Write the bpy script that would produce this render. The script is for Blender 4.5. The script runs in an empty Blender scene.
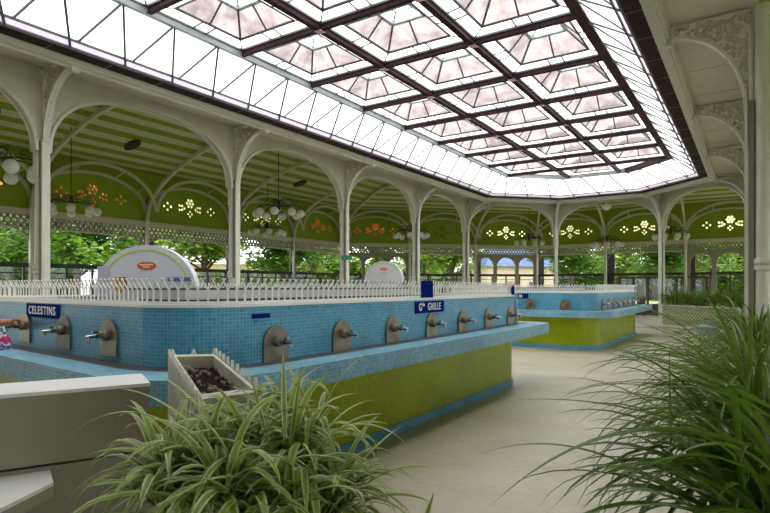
import bpy, bmesh, math, random
from mathutils import Vector, Matrix
R = random.Random(7)
PI = math.pi
SC = bpy.context.scene
COL = SC.collection

# ------------------------------------------------------------------ camera, sky, sun, exposure
TH = math.radians(33.46)
cd = bpy.data.cameras.new('camera'); cam = bpy.data.objects.new('camera', cd); COL.objects.link(cam)
cd.sensor_width = 36; cd.lens = 554.0/770*36; cd.shift_y = 30.5/770; cd.clip_start = .05; cd.clip_end = 400
cam.location = (0, 0, 1.5); cam.rotation_euler = (PI/2, 0, TH)
SC.camera = cam
w = bpy.data.worlds.new('sky'); SC.world = w; w.use_nodes = True
wn = w.node_tree; wn.nodes.clear()
wo = wn.nodes.new('ShaderNodeOutputWorld'); wb = wn.nodes.new('ShaderNodeBackground')
tc = wn.nodes.new('ShaderNodeTexCoord'); sx = wn.nodes.new('ShaderNodeSeparateXYZ'); rp = wn.nodes.new('ShaderNodeValToRGB')
wn.links.new(tc.outputs['Generated'], sx.inputs[0]); wn.links.new(sx.outputs['Z'], rp.inputs[0])
rp.color_ramp.elements[0].color = (.80, .86, .90, 1); rp.color_ramp.elements[0].position = 0
rp.color_ramp.elements[1].color = (1, 1, 1, 1); rp.color_ramp.elements[1].position = .6
wn.links.new(rp.outputs[0], wb.inputs[0]); wb.inputs[1].default_value = 3.2
wn.links.new(wb.outputs[0], wo.inputs[0])
sl = bpy.data.lights.new('sun', 'SUN'); sl.energy = 4.0; sl.angle = math.radians(35); sl.color = (1, .95, .85)
so = bpy.data.objects.new('sun', sl); COL.objects.link(so); so.rotation_euler = (math.radians(40), 0, math.radians(145))
vs = SC.view_settings; vs.view_transform = 'Standard'; vs.look = 'None'; vs.gamma = 1; vs.use_curve_mapping = False
vs.exposure = 0.35

# ------------------------------------------------------------------ plan
EYE = 1.5
UL, UR, D, T4 = -9.755, 0.02, 4.05, 20.69
TN = T4 - 7*D; TSK = 19.80-1.85*11
T22 = math.tan(PI/8); S2 = 2**-.5
AW = 9.55                      # aisle width
def ring(off, tn=TN):
    k = off*T22
    return [Vector((UL+off, tn)), Vector((UL+off, T4-k)), Vector((UL+D*S2+k, T4+D*S2-off)),
            Vector((UL+D*S2+D-k, T4+D*S2-off)), Vector((UR-off, T4-k)), Vector((UR-off, tn))]
def at(x, y, Z):               # a place given as photo position and distance, for laying the plan out
    X = (x-385)/554.0*Z; v = (287-y)/554.0*Z
    return Vector((X*math.cos(TH)-Z*math.sin(TH), X*math.sin(TH)+Z*math.cos(TH), EYE+v))

# ------------------------------------------------------------------ materials
MATS = {}
def mat(name, col, rough=.6, metal=0, noise=0, nscale=8, bump=0, bscale=40, spec=None, coord='Object'):
    if name in MATS: return MATS[name]
    m = bpy.data.materials.new(name); m.use_nodes = True; nt = m.node_tree; b = nt.nodes['Principled BSDF']
    b.inputs['Base Color'].default_value = (*col, 1); b.inputs['Roughness'].default_value = rough; b.inputs['Metallic'].default_value = metal
    if spec is not None: b.inputs['Specular IOR Level'].default_value = spec
    if noise or bump:
        t = nt.nodes.new('ShaderNodeTexCoord')
    if noise:
        n = nt.nodes.new('ShaderNodeTexNoise'); n.inputs['Scale'].default_value = nscale; n.inputs['Detail'].default_value = 5
        nt.links.new(t.outputs[coord], n.inputs['Vector'])
        r = nt.nodes.new('ShaderNodeValToRGB')
        r.color_ramp.elements[0].position = .3; r.color_ramp.elements[1].position = .7
        r.color_ramp.elements[0].color = (*[c*(1-noise) for c in col], 1); r.color_ramp.elements[1].color = (*[min(1, c*(1+noise)) for c in col], 1)
        nt.links.new(n.outputs['Fac'], r.inputs[0]); nt.links.new(r.outputs[0], b.inputs['Base Color'])
    if bump:
        n2 = nt.nodes.new('ShaderNodeTexNoise'); n2.inputs['Scale'].default_value = bscale; n2.inputs['Detail'].default_value = 4
        nt.links.new(t.outputs[coord], n2.inputs['Vector'])
        bp = nt.nodes.new('ShaderNodeBump'); bp.inputs['Strength'].default_value = bump
        nt.links.new(n2.outputs['Fac'], bp.inputs['Height']); nt.links.new(bp.outputs[0], b.inputs['Normal'])
    MATS[name] = m; return m
def mosaic(name, c1, c2, grout, size=.028, rough=.3):
    m = bpy.data.materials.new(name); m.use_nodes = True; nt = m.node_tree; b = nt.nodes['Principled BSDF']
    t = nt.nodes.new('ShaderNodeTexCoord'); br = nt.nodes.new('ShaderNodeTexBrick')
    br.offset = 0; br.squash = 1
    br.inputs['Scale'].default_value = 1; br.inputs['Brick Width'].default_value = size; br.inputs['Row Height'].default_value = size
    br.inputs['Mortar Size'].default_value = size*.07; br.inputs['Mortar Smooth'].default_value = .2; br.inputs['Bias'].default_value = 0
    br.inputs['Color1'].default_value = (*c1, 1); br.inputs['Color2'].default_value = (*c2, 1); br.inputs['Mortar'].default_value = (*grout, 1)
    nt.links.new(t.outputs['UV'], br.inputs['Vector'])
    n = nt.nodes.new('ShaderNodeTexNoise'); n.inputs['Scale'].default_value = 1.7; n.inputs['Detail'].default_value = 6; nt.links.new(t.outputs['UV'], n.inputs['Vector'])
    mr = nt.nodes.new('ShaderNodeMapRange'); mr.inputs[1].default_value = .3; mr.inputs[2].default_value = .7; mr.inputs[3].default_value = .8; mr.inputs[4].default_value = 1.15
    nt.links.new(n.outputs['Fac'], mr.inputs[0])
    mx = nt.nodes.new('ShaderNodeMix'); mx.data_type = 'RGBA'; mx.blend_type = 'MULTIPLY'; mx.inputs[0].default_value = 1
    nt.links.new(br.outputs['Color'], mx.inputs[6]); nt.links.new(mr.outputs[0], mx.inputs[7]); nt.links.new(mx.outputs[2], b.inputs['Base Color'])
    bp = nt.nodes.new('ShaderNodeBump'); bp.inputs['Strength'].default_value = .25; bp.inputs['Distance'].default_value = .002; bp.invert = True
    nt.links.new(br.outputs['Fac'], bp.inputs['Height']); nt.links.new(bp.outputs[0], b.inputs['Normal'])
    b.inputs['Roughness'].default_value = rough; b.inputs['Specular IOR Level'].default_value = .22
    MATS[name] = m; return m
def glass(name, tint, opaque=.15, diff=(.9, .9, .9), gloss=.06, dirt=None, dscale=1.5):
    m = bpy.data.materials.new(name); m.use_nodes = True; nt = m.node_tree; nt.nodes.clear()
    o = nt.nodes.new('ShaderNodeOutputMaterial'); tr = nt.nodes.new('ShaderNodeBsdfTransparent'); tl = nt.nodes.new('ShaderNodeBsdfTranslucent'); gl = nt.nodes.new('ShaderNodeBsdfGlossy')
    a = nt.nodes.new('ShaderNodeMixShader'); c = nt.nodes.new('ShaderNodeMixShader')
    tr.inputs[0].default_value = (*tint, 1); tl.inputs[0].default_value = (*diff, 1); gl.inputs['Roughness'].default_value = .05
    a.inputs[0].default_value = opaque; c.inputs[0].default_value = gloss
    nt.links.new(tr.outputs[0], a.inputs[1]); nt.links.new(tl.outputs[0], a.inputs[2])
    nt.links.new(a.outputs[0], c.inputs[1]); nt.links.new(gl.outputs[0], c.inputs[2]); nt.links.new(c.outputs[0], o.inputs[0])
    if dirt:
        t = nt.nodes.new('ShaderNodeTexCoord'); n = nt.nodes.new('ShaderNodeTexNoise'); n.inputs['Scale'].default_value = dscale; n.inputs['Detail'].default_value = 6; n.inputs['Roughness'].default_value = .65
        g = nt.nodes.new('ShaderNodeNewGeometry')
        nt.links.new(g.outputs['Position'], n.inputs['Vector']); r = nt.nodes.new('ShaderNodeValToRGB')
        r.color_ramp.elements[0].position = .35; r.color_ramp.elements[1].position = .65
        r.color_ramp.elements[0].color = (*dirt, 1); r.color_ramp.elements[1].color = (*tint, 1)
        nt.links.new(n.outputs['Fac'], r.inputs[0]); nt.links.new(r.outputs[0], tr.inputs[0])
    MATS[name] = m; return m
def leafmat(name, c, edge=None, trans=.35, var=.35, rough=.45):
    m = bpy.data.materials.new(name); m.use_nodes = True; nt = m.node_tree; b = nt.nodes['Principled BSDF']; b.inputs['Roughness'].default_value = rough
    g = nt.nodes.new('ShaderNodeNewGeometry'); r = nt.nodes.new('ShaderNodeValToRGB')
    r.color_ramp.elements[0].color = (*[x*(1-var) for x in c], 1); r.color_ramp.elements[1].color = (*[min(1, x*(1+var)) for x in c], 1)
    nt.links.new(g.outputs['Random Per Island'], r.inputs[0]); src = r.outputs[0]
    if edge:
        t = nt.nodes.new('ShaderNodeTexCoord'); s = nt.nodes.new('ShaderNodeSeparateXYZ'); nt.links.new(t.outputs['UV'], s.inputs[0])
        a = nt.nodes.new('ShaderNodeMath'); a.operation = 'SUBTRACT'; a.inputs[1].default_value = .5; nt.links.new(s.outputs['X'], a.inputs[0])
        ab = nt.nodes.new('ShaderNodeMath'); ab.operation = 'ABSOLUTE'; nt.links.new(a.outputs[0], ab.inputs[0])
        mr = nt.nodes.new('ShaderNodeMapRange'); mr.inputs[1].default_value = .25; mr.inputs[2].default_value = .34; nt.links.new(ab.outputs[0], mr.inputs[0])
        mx = nt.nodes.new('ShaderNodeMix'); mx.data_type = 'RGBA'; nt.links.new(mr.outputs[0], mx.inputs[0]); nt.links.new(src, mx.inputs[6]); mx.inputs[7].default_value = (*edge, 1)
        src = mx.outputs[2]
    nt.links.new(src, b.inputs['Base Color'])
    tl = nt.nodes.new('ShaderNodeBsdfTranslucent'); nt.links.new(src, tl.inputs[0]); ms = nt.nodes.new('ShaderNodeMixShader'); ms.inputs[0].default_value = trans
    o = nt.nodes['Material Output']; nt.links.new(b.outputs[0], ms.inputs[1]); nt.links.new(tl.outputs[0], ms.inputs[2]); nt.links.new(ms.outputs[0], o.inputs[0])
    MATS[name] = m; return m
def stripes(name, ca, cb, period):
    m = bpy.data.materials.new(name); m.use_nodes = True; nt = m.node_tree; b = nt.nodes['Principled BSDF']; b.inputs['Roughness'].default_value = .7
    t = nt.nodes.new('ShaderNodeTexCoord'); s = nt.nodes.new('ShaderNodeSeparateXYZ'); nt.links.new(t.outputs['UV'], s.inputs[0])
    d = nt.nodes.new('ShaderNodeMath'); d.operation = 'DIVIDE'; d.inputs[1].default_value = period; nt.links.new(s.outputs['Y'], d.inputs[0])
    f = nt.nodes.new('ShaderNodeMath'); f.operation = 'FRACT'; nt.links.new(d.outputs[0], f.inputs[0])
    q = nt.nodes.new('ShaderNodeMath'); q.operation = 'GREATER_THAN'; q.inputs[1].default_value = .5; nt.links.new(f.outputs[0], q.inputs[0])
    # plank joints, four to a stripe
    d2 = nt.nodes.new('ShaderNodeMath'); d2.operation = 'DIVIDE'; d2.inputs[1].default_value = period/6; nt.links.new(s.outputs['Y'], d2.inputs[0])
    f2 = nt.nodes.new('ShaderNodeMath'); f2.operation = 'FRACT'; nt.links.new(d2.outputs[0], f2.inputs[0])
    bp = nt.nodes.new('ShaderNodeBump'); bp.inputs['Strength'].default_value = .2; bp.inputs['Distance'].default_value = .01; nt.links.new(f2.outputs[0], bp.inputs['Height']); nt.links.new(bp.outputs[0], b.inputs['Normal'])
    mx = nt.nodes.new('ShaderNodeMix'); mx.data_type = 'RGBA'; nt.links.new(q.outputs[0], mx.inputs[0]); mx.inputs[6].default_value = (*ca, 1); mx.inputs[7].default_value = (*cb, 1)
    nt.links.new(mx.outputs[2], b.inputs['Base Color'])
    MATS[name] = m; return m

M_cream = mat('cream_paint', (.60, .57, .47), .55, noise=.07, nscale=3)
M_soffit = mat('soffit_paint', (.60, .55, .44), .6, noise=.08, nscale=1.2)
M_iron = mat('cream_iron', (.62, .60, .52), .4, noise=.06, nscale=6)
M_fret = mat('fretwork_cream', (.56, .52, .40), .6)
M_maroon = mat('dark_maroon_steel', (.040, .016, .020), .7, noise=.3, nscale=4, spec=.15)
M_steel = mat('grey_steel', (.16, .17, .18), .4)
M_bar = mat('glazing_bar', (.10, .11, .11), .5)
M_node = mat('pink_node', (.75, .55, .55), .5)
M_blue = mosaic('blue_mosaic', (.085, .35, .54), (.045, .25, .42), (.26, .42, .50))
M_blue2 = mosaic('pale_blue_mosaic', (.22, .45, .60), (.11, .31, .45), (.32, .50, .58))
M_lime = mosaic('lime_mosaic', (.36, .43, .004), (.27, .34, .004), (.26, .31, .01))
M_gutter = mat('wet_gutter_stone', (.075, .06, .055), .35, noise=.4, nscale=6)
M_white = mat('white_enamel', (.78, .76, .72), .4)
M_letter = mat('white_lettering', (.85, .85, .85), .5)
M_fence = mat('white_fence', (.72, .70, .66), .5)
M_plate = mat('tarnished_steel', (.24, .205, .15), .4, .65, noise=.3, nscale=9)
M_chrome = mat('chrome', (.5, .5, .5), .25, 1)
M_black = mat('wrought_iron', (.012, .012, .014), .45)
M_globe = mat('milk_glass', (.70, .70, .66), .25)
M_green = mat('lime_panel', (.25, .34, .008), .55, noise=.08, nscale=2)
M_dark = mat('dark_frame', (.03, .028, .025), .5)
M_dark2 = mat('shade_dark_channel', (.20, .185, .155), .6)  # dark tone stands in for shade in the column groove
M_brown = mat('brown_wood', (.09, .035, .02), .5, noise=.3, nscale=6)
M_pil = mat('grey_brown_pier', (.075, .07, .062), .6)
M_bluesign = mat('enamel_blue', (.004, .016, .17), .8, spec=.03)
M_laminate = mat('cream_laminate', (.31, .285, .225), .45, noise=.03)
M_lamtop = mat('pale_laminate_top', (.80, .80, .80), .35)
M_zinc = mat('painted_zinc', (.52, .50, .42), .5, noise=.2, nscale=14)
M_bark = mat('bark', (.10, .075, .055), .9, noise=.35, nscale=7, bump=.5, bscale=9)
M_stripe = stripes('striped_ceiling', (.21, .285, .010), (.52, .50, .33), .68)
M_lawn = mat('garden_ground', (.20, .23, .10), .9, noise=.5, nscale=.35)
M_orange = mat('orange_print', (.72, .11, .02), .4)
M_limeprint = mat('lime_print', (.50, .62, .10), .4)
M_blueprint = mat('blue_print', (.08, .12, .35), .4)
M_lav = mat('lavender_panel', (.48, .46, .55), .4)
M_soil = mat('dry_soil', (.014, .008, .006), .95, spec=.05, noise=.6, nscale=60, bump=.8, bscale=70)
M_exit = mat('exit_green', (.01, .16, .08), .4)
G_clear = glass('sky_glass', (.93, .97, .97), .55, gloss=.03, dirt=(.80, .84, .84), dscale=2.5)
G_pink = glass('stained_pink_glass', (.41, .36, .352), .35, (.30, .258, .252), gloss=.03, dirt=(.075, .05, .05), dscale=2.2)
M_ring = mat('sky_lit_ring_steel', (.25, .28, .30), .4)  # lighter copy of the maroon beam, its sky-lit face put into the colour
M_frieze = mat('shaded_frieze_paint', (.27, .25, .185), .6)  # cream darkened in the colour for the frieze's backlit shade
M_apex = mat('pale_apex_frame', (.60, .68, .70), .4)
M_board = mat('board_white', (.60, .60, .66), .4)
G_lilac = glass('lilac_glass', (.22, .20, .23), .5, (.35, .31, .36), gloss=.03)
G_pane = glass('window_glass', (.92, .95, .94), .0, gloss=.05)
G_amber = glass('amber_glass', (1.0, .86, .5), .6, (1, .86, .5), gloss=.0)
G_dim = glass('dim_red_glass', (.5, .16, .05), .3, (.4, .12, .04), gloss=.0)  # dim red put in for roundels with trees behind
G_unlit = glass('unlit_roundel_glass', (.05, .03, .02), .2, (.03, .02, .01), gloss=.02)  # near-black put in for roundels that get little light from behind
G_red = glass('ruby_glass', (.85, .10, .03), .25, (.9, .15, .05), gloss=.02)
L_tree = leafmat('tree_leaf', (.10, .21, .022), trans=.45, var=.5)
L_tree2 = leafmat('pale_tree_leaf', (.20, .32, .045), trans=.5, var=.5)
L_spider = leafmat('variegated_leaf', (.25, .37, .045), edge=(.56, .60, .33), trans=.25, var=.3, rough=.4)
L_long = leafmat('long_leaf', (.13, .25, .02), trans=.4, var=.2, rough=.4)
L_grass = leafmat('arching_leaf', (.10, .19, .018), trans=.3, var=.55, rough=.35)
L_grassl = leafmat('striped_arching_leaf', (.15, .25, .03), edge=(.22, .34, .08), trans=.3, var=.3, rough=.4)

# floor
m = bpy.data.materials.new('worn_concrete'); m.use_nodes = True; nt = m.node_tree; b = nt.nodes['Principled BSDF']
g = nt.nodes.new('ShaderNodeNewGeometry')
n1 = nt.nodes.new('ShaderNodeTexNoise'); n1.inputs['Scale'].default_value = .9; n1.inputs['Detail'].default_value = 8; n1.inputs['Roughness'].default_value = .6
n2 = nt.nodes.new('ShaderNodeTexNoise'); n2.inputs['Scale'].default_value = 14; n2.inputs['Detail'].default_value = 6
nt.links.new(g.outputs['Position'], n1.inputs['Vector']); nt.links.new(g.outputs['Position'], n2.inputs['Vector'])
ad = nt.nodes.new('ShaderNodeMath'); ad.operation = 'MULTIPLY_ADD'; ad.inputs[1].default_value = .3; nt.links.new(n2.outputs['Fac'], ad.inputs[0]); nt.links.new(n1.outputs['Fac'], ad.inputs[2])
r = nt.nodes.new('ShaderNodeValToRGB'); r.color_ramp.elements[0].position = .42; r.color_ramp.elements[1].position = .78
r.color_ramp.elements[0].color = (.36, .32, .23, 1); r.color_ramp.elements[1].color = (.52, .48, .37, 1)
nt.links.new(ad.outputs[0], r.inputs[0]); nt.links.new(r.outputs[0], b.inputs['Base Color']); b.inputs['Roughness'].default_value = .38
M_floor = m

# ------------------------------------------------------------------ mesh tools
def tag(o, label=None, cat=None, group=None, kind=None):
    if label: o['label'] = label
    if cat: o['category'] = cat
    if group: o['group'] = group
    if kind: o['kind'] = kind
    return o
def empty(name, loc=(0, 0, 0), rz=0, label=None, cat=None, group=None, kind=None):
    o = bpy.data.objects.new(name, None); COL.objects.link(o); o.location = loc; o.rotation_euler = (0, 0, rz); o.empty_display_size = .1
    return tag(o, label, cat, group, kind)
def children(o): return [c for c in COL.objects if c.parent == o]
KIDS = {}
def link(o, parent=None):
    COL.objects.link(o)
    if parent is not None: o.parent = parent; KIDS.setdefault(parent.as_pointer(), []).append(o)
    return o
def dup(o, loc=None, rz=None, parent=None, label=None, group=None):
    c = o.copy()
    link(c, parent)
    if loc is not None: c.location = loc
    if rz is not None: c.rotation_euler = (0, 0, rz)
    if label: c['label'] = label
    if group: c['group'] = group
    for k in list(KIDS.get(o.as_pointer(), [])): dup(k, parent=c)
    return c
class MB:
    def __init__(s): s.v = []; s.f = []; s.uv = []
    def face(s, pts, uvs=None):
        i = len(s.v); s.v += [tuple(p) for p in pts]; s.f.append(tuple(range(i, i+len(pts)))); s.uv.append(uvs or [(p[0]+.37*p[1], p[2]) for p in pts])
    def box(s, c, size, M=None):
        hx, hy, hz = [a/2 for a in size]; M = M or Matrix.Identity(4); c = Vector(c)
        P = [M @ (c+Vector((x, y, z))) for x in (-hx, hx) for y in (-hy, hy) for z in (-hz, hz)]
        sx, sy, sz = size
        for q, a, bb in (((0, 1, 3, 2), sy, sz), ((4, 6, 7, 5), sy, sz), ((0, 4, 5, 1), sx, sz), ((2, 3, 7, 6), sx, sz), ((0, 2, 6, 4), sx, sy), ((1, 5, 7, 3), sx, sy)):
            s.face([P[i] for i in q], [(0, 0), (a, 0), (a, bb), (0, bb)])
        return s
    def bar(s, a, b, wd, th=None, up=Vector((0, 0, 1))):
        a = Vector(a); b = Vector(b); d = b-a; L = d.length
        if L < 1e-6: return s
        d = d/L; th = th or wd
        x = d.cross(up)
        if x.length < 1e-3: x = d.cross(Vector((1, 0, 0)))
        x.normalize(); y = x.cross(d)
        M = Matrix.Identity(4)
        for i in range(3): M[i][0] = d[i]; M[i][1] = x[i]; M[i][2] = y[i]; M[i][3] = (a[i]+b[i])/2
        return s.box((0, 0, 0), (L, wd, th), M)
    def tube(s, pts, r, n=8, cap=True):
        pts = [Vector(p) for p in pts]; rs = r if isinstance(r, (list, tuple)) else [r]*len(pts)
        rings = []; prev = None
        for i, p in enumerate(pts):
            t = (pts[min(i+1, len(pts)-1)]-pts[max(i-1, 0)]).normalized()
            if prev is None:
                x = t.cross(Vector((0, 0, 1)))
                if x.length < 1e-3: x = t.cross(Vector((0, 1, 0)))
            else: x = prev-t*prev.dot(t)
            x.normalize(); prev = x; y = t.cross(x)
            rings.append([p+(x*math.cos(2*PI*k/n)+y*math.sin(2*PI*k/n))*rs[i] for k in range(n)])
        for i in range(len(rings)-1):
            for k in range(n):
                s.face([rings[i][k], rings[i][(k+1) % n], rings[i+1][(k+1) % n], rings[i+1][k]])
        if cap: s.face(rings[0][::-1]); s.face(rings[-1])
        return s
    def lathe(s, prof, c=(0, 0, 0), n=16):
        c = Vector(c)
        for i in range(len(prof)-1):
            (r0, z0), (r1, z1) = prof[i], prof[i+1]
            for k in range(n):
                a, b2 = 2*PI*k/n, 2*PI*(k+1)/n
                s.face([c+Vector((r0*math.cos(a), r0*math.sin(a), z0)), c+Vector((r0*math.cos(b2), r0*math.sin(b2), z0)),
                        c+Vector((r1*math.cos(b2), r1*math.sin(b2), z1)), c+Vector((r1*math.cos(a), r1*math.sin(a), z1))])
        return s
    def sphere(s, c, r, n=12, m=8):
        return s.lathe([(max(1e-4, r*math.sin(PI*i/m)), -r*math.cos(PI*i/m)) for i in range(m+1)], c, n)
    def prism(s, poly, z0, z1):          # poly list of (x,y) counter-clockwise
        s.face([(x, y, z1) for x, y in poly], [(x, y) for x, y in poly]); s.face([(x, y, z0) for x, y in poly][::-1])
        L = 0
        for i in range(len(poly)):
            a, b2 = poly[i], poly[(i+1) % len(poly)]; l = math.dist(a, b2)
            s.face([(*a, z0), (*b2, z0), (*b2, z1), (*a, z1)], [(L, z0), (L+l, z0), (L+l, z1), (L, z1)]); L += l
        return s
    def strip(s, path, sec, closed=False):   # ribbon box swept: path 3D, sec (width vec fn)
        return s
    def build(s, name, m, parent=None, smooth=False, merge=True, auto=None):
        me = bpy.data.meshes.new(name); me.from_pydata(s.v, [], s.f)
        uvl = me.uv_layers.new(name='UVMap'); flat = [c for f in s.uv for p in f for c in p]; uvl.data.foreach_set('uv', flat)
        if merge:
            bm = bmesh.new(); bm.from_mesh(me); bmesh.ops.remove_doubles(bm, verts=bm.verts, dist=1e-5); bmesh.ops.recalc_face_normals(bm, faces=bm.faces); bm.to_mesh(me); bm.free()
        me.materials.append(m)
        if smooth:
            me.polygons.foreach_set('use_smooth', [True]*len(me.polygons))
            me.set_sharp_from_angle(angle=math.radians(40))
        o = bpy.data.objects.new(name, me); return link(o, parent)
def sweep_faces(mb, prof, tn=TN, segs=range(5)):
    pr = [ring(o, tn) for o, z in prof]; V = 0
    for j in range(len(prof)-1):
        dv = math.dist(prof[j], prof[j+1])
        for i in segs:
            a, b2, c, d = pr[j][i], pr[j][i+1], pr[j+1][i+1], pr[j+1][i]
            za, zb = prof[j][1], prof[j+1][1]
            dr = (ring(0)[i+1]-ring(0)[i]).normalized()
            mb.face([(*a, za), (*b2, za), (*c, zb), (*d, zb)], [(a.dot(dr), V), (b2.dot(dr), V), (c.dot(dr), V+dv), (d.dot(dr), V+dv)])
        V += dv
    return mb
def closed_sweep(prof, tn=TN, segs=range(5)):
    mb = MB(); return sweep_faces(mb, prof+[prof[0]], tn, segs)
def plate(loops, th, M, name, m, parent=None):   # flat plate with holes, from closed 2-D outlines
    cu = bpy.data.curves.new(name, 'CURVE'); cu.dimensions = '2D'; cu.fill_mode = 'BOTH'; cu.extrude = th/2
    for lp in loops:
        sp = cu.splines.new('POLY'); sp.points.add(len(lp)-1); sp.use_cyclic_u = True
        for p, (x, y) in zip(sp.points, lp): p.co = (x, y, 0, 1)
    o = bpy.data.objects.new(name, cu); COL.objects.link(o)
    dg = bpy.context.evaluated_depsgraph_get(); dg.update()
    me = bpy.data.meshes.new_from_object(o.evaluated_get(dg)); COL.objects.unlink(o); bpy.data.objects.remove(o)
    me.transform(M); me.materials.clear(); me.materials.append(m)
    for p in me.polygons: p.use_smooth = False
    o = bpy.data.objects.new(name, me); return link(o, parent)
MXZ = Matrix(((1, 0, 0, 0), (0, 0, -1, 0), (0, 1, 0, 0), (0, 0, 0, 1)))     # 2-D (x,y) -> (x, 0, z)
def circ(x, y, r, n=10, sx=1, ph=0): return [(x+r*sx*math.cos(2*PI*k/n+ph), y+r*math.sin(2*PI*k/n+ph)) for k in range(n)]
def text_mesh(s, size, M, name, m, parent=None, bold=.012, sx=1.0):
    cu = bpy.data.curves.new(name, 'FONT'); cu.body = s; cu.size = size; cu.align_x = 'CENTER'; cu.align_y = 'CENTER'; cu.space_character = 1.22; cu.extrude = .003; cu.offset = bold*size
    o = bpy.data.objects.new(name, cu); COL.objects.link(o); dg = bpy.context.evaluated_depsgraph_get(); dg.update()
    me = bpy.data.meshes.new_from_object(o.evaluated_get(dg)); COL.objects.unlink(o); bpy.data.objects.remove(o)
    me.transform(Matrix.Diagonal((sx, 1, 1, 1))); me.transform(M); me.materials.clear(); me.materials.append(m)
    o = bpy.data.objects.new(name, me); return link(o, parent)
def S(o): return tag(o, kind='structure')

# ------------------------------------------------------------------ floor, ground
out = ring(-AW-.25)
mb = MB(); mb.face([(*p, 0) for p in out][::-1], [(p.x, p.y) for p in out][::-1]); S(mb.build('floor', M_floor))
mb = MB(); mb.face([(-90, -40, -.06), (80, -40, -.06), (80, 110, -.06), (-90, 110, -.06)]); S(mb.build('ground', M_lawn))

# ------------------------------------------------------------------ inner arcade walls
Z_SOF = 5.1
def arch_wall(name, L, nb, M, ztop=5.47):
    bay = L/nb; pts = [(0, ztop), (0, 3.3)]
    hw = bay/2-.10
    for i in range(nb):
        cx = (i+.5)*bay; pts.append((cx-hw, 3.3))
        for k in range(25):
            a = PI-PI*k/24; c_, s_ = math.cos(a), math.sin(a)
            pts.append((cx+hw*math.copysign(abs(c_)**.86, c_), 3.72+1.22*abs(s_)**.86))
        pts.append((cx+hw, 3.3))
    pts += [(L, 3.3), (L, ztop)]
    o = plate([pts], .12, MXZ, name, M_cream); o.matrix_world = M; S(o)
    mb = MB()
    for i in range(nb):
        cx = (i+.5)*bay; p = []
        for k in range(29):
            a = PI-PI*k/28; c_, s_ = math.cos(a), math.sin(a)
            p.append(Vector((cx+hw*math.copysign(abs(c_)**.86, c_), -.0, 3.72+1.22*abs(s_)**.86)))
        for k in range(28):
            for yy in (-.075, .075):
                mb.bar(p[k]+Vector((0, yy, 0)), p[k+1]+Vector((0, yy, 0)), .05, .05, up=Vector((0, 1, 0)))
    mo = mb.build('arch_moulding', M_iron, o)
    return o
C = ring(0)
def side_matrix(a, b2, z=0):
    d = (b2-a).normalized(); n = Vector((-d.y, d.x))
    return Matrix(((d.x, n.x, 0, a.x), (d.y, n.y, 0, a.y), (0, 0, 1, z), (0, 0, 0, 1)))
wn_ = ['wall_left', 'wall_far_left', 'wall_far', 'wall_far_right', 'wall_right']
for i in range(5):
    if i == 4:
        e4 = Vector((UR, T4-3*D)); arch_wall('wall_right', 3*D, 3, side_matrix(C[4], e4)); mb = MB(); mb.box((UR, (T4-3*D+TN)/2, 5.28), (.12, T4-3*D-TN, .4)); S(mb.build('wall_right_leak_stop', M_cream)); continue  # plain header added to stop a light leak over the right row
    L = (C[i+1]-C[i]).length; arch_wall(wn_[i], L, 7 if i == 0 else 1, side_matrix(C[i], C[i+1]))

# soffit, eave beam, dark strip
S(sweep_faces(MB(), [(.06, Z_SOF), (.97, Z_SOF-.02)]).build('ceiling_eave', M_soffit))
mb = MB()
for i in range(5):      # board joints across the soffit
    a0, b0 = ring(.06)[i], ring(.06)[i+1]; a1, b1 = ring(.96)[i], ring(.96)[i+1]; L = (b1-a1).length; n = max(2, int(L/1.35)); d = (b1-a1).normalized(); nrm = Vector((d.y, -d.x))
    for k in range(1, n):
        p = a1+d*L*k/n; q = p-nrm*.9
        mb.bar((*q, Z_SOF-.004), (*p, Z_SOF-.024), .03, .012)
S(mb.build('trim_1', M_cream))
S(closed_sweep([(.95, 4.90), (1.13, 4.90), (1.13, 5.04), (1.10, 5.16), (.95, 5.16)]).build('trim_2', M_iron))
mb = closed_sweep([(.99, 4.86), (1.06, 4.86), (1.06, 4.90), (.99, 4.90)]); S(mb.build('trim_3', M_cream))
S(closed_sweep([(1.11, 4.995), (1.37, 4.995), (1.37, 5.05), (1.11, 5.05)]).build('trim_4', M_maroon))
mb = MB()
for i in range(5):
    a, b2 = ring(1.25)[i], ring(1.25)[i+1]; L = (b2-a).length; d = (b2-a).normalized(); nrm = Vector((d.y, -d.x)); n = int(L/.875)
    for k in range(n+1):
        p = a+d*(k*L/max(n, 1)); mb.bar((*(p-nrm*.115), 4.993), (*(p+nrm*.115), 4.993), .014, .006)
S(mb.build('trim_5', M_steel))
# roof skins so that daylight only comes in through the glass
S(sweep_faces(MB(), [(-.02, 5.5), (.4, 5.36), (1.12, 5.17)]).build('roof_1', M_cream))

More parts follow.
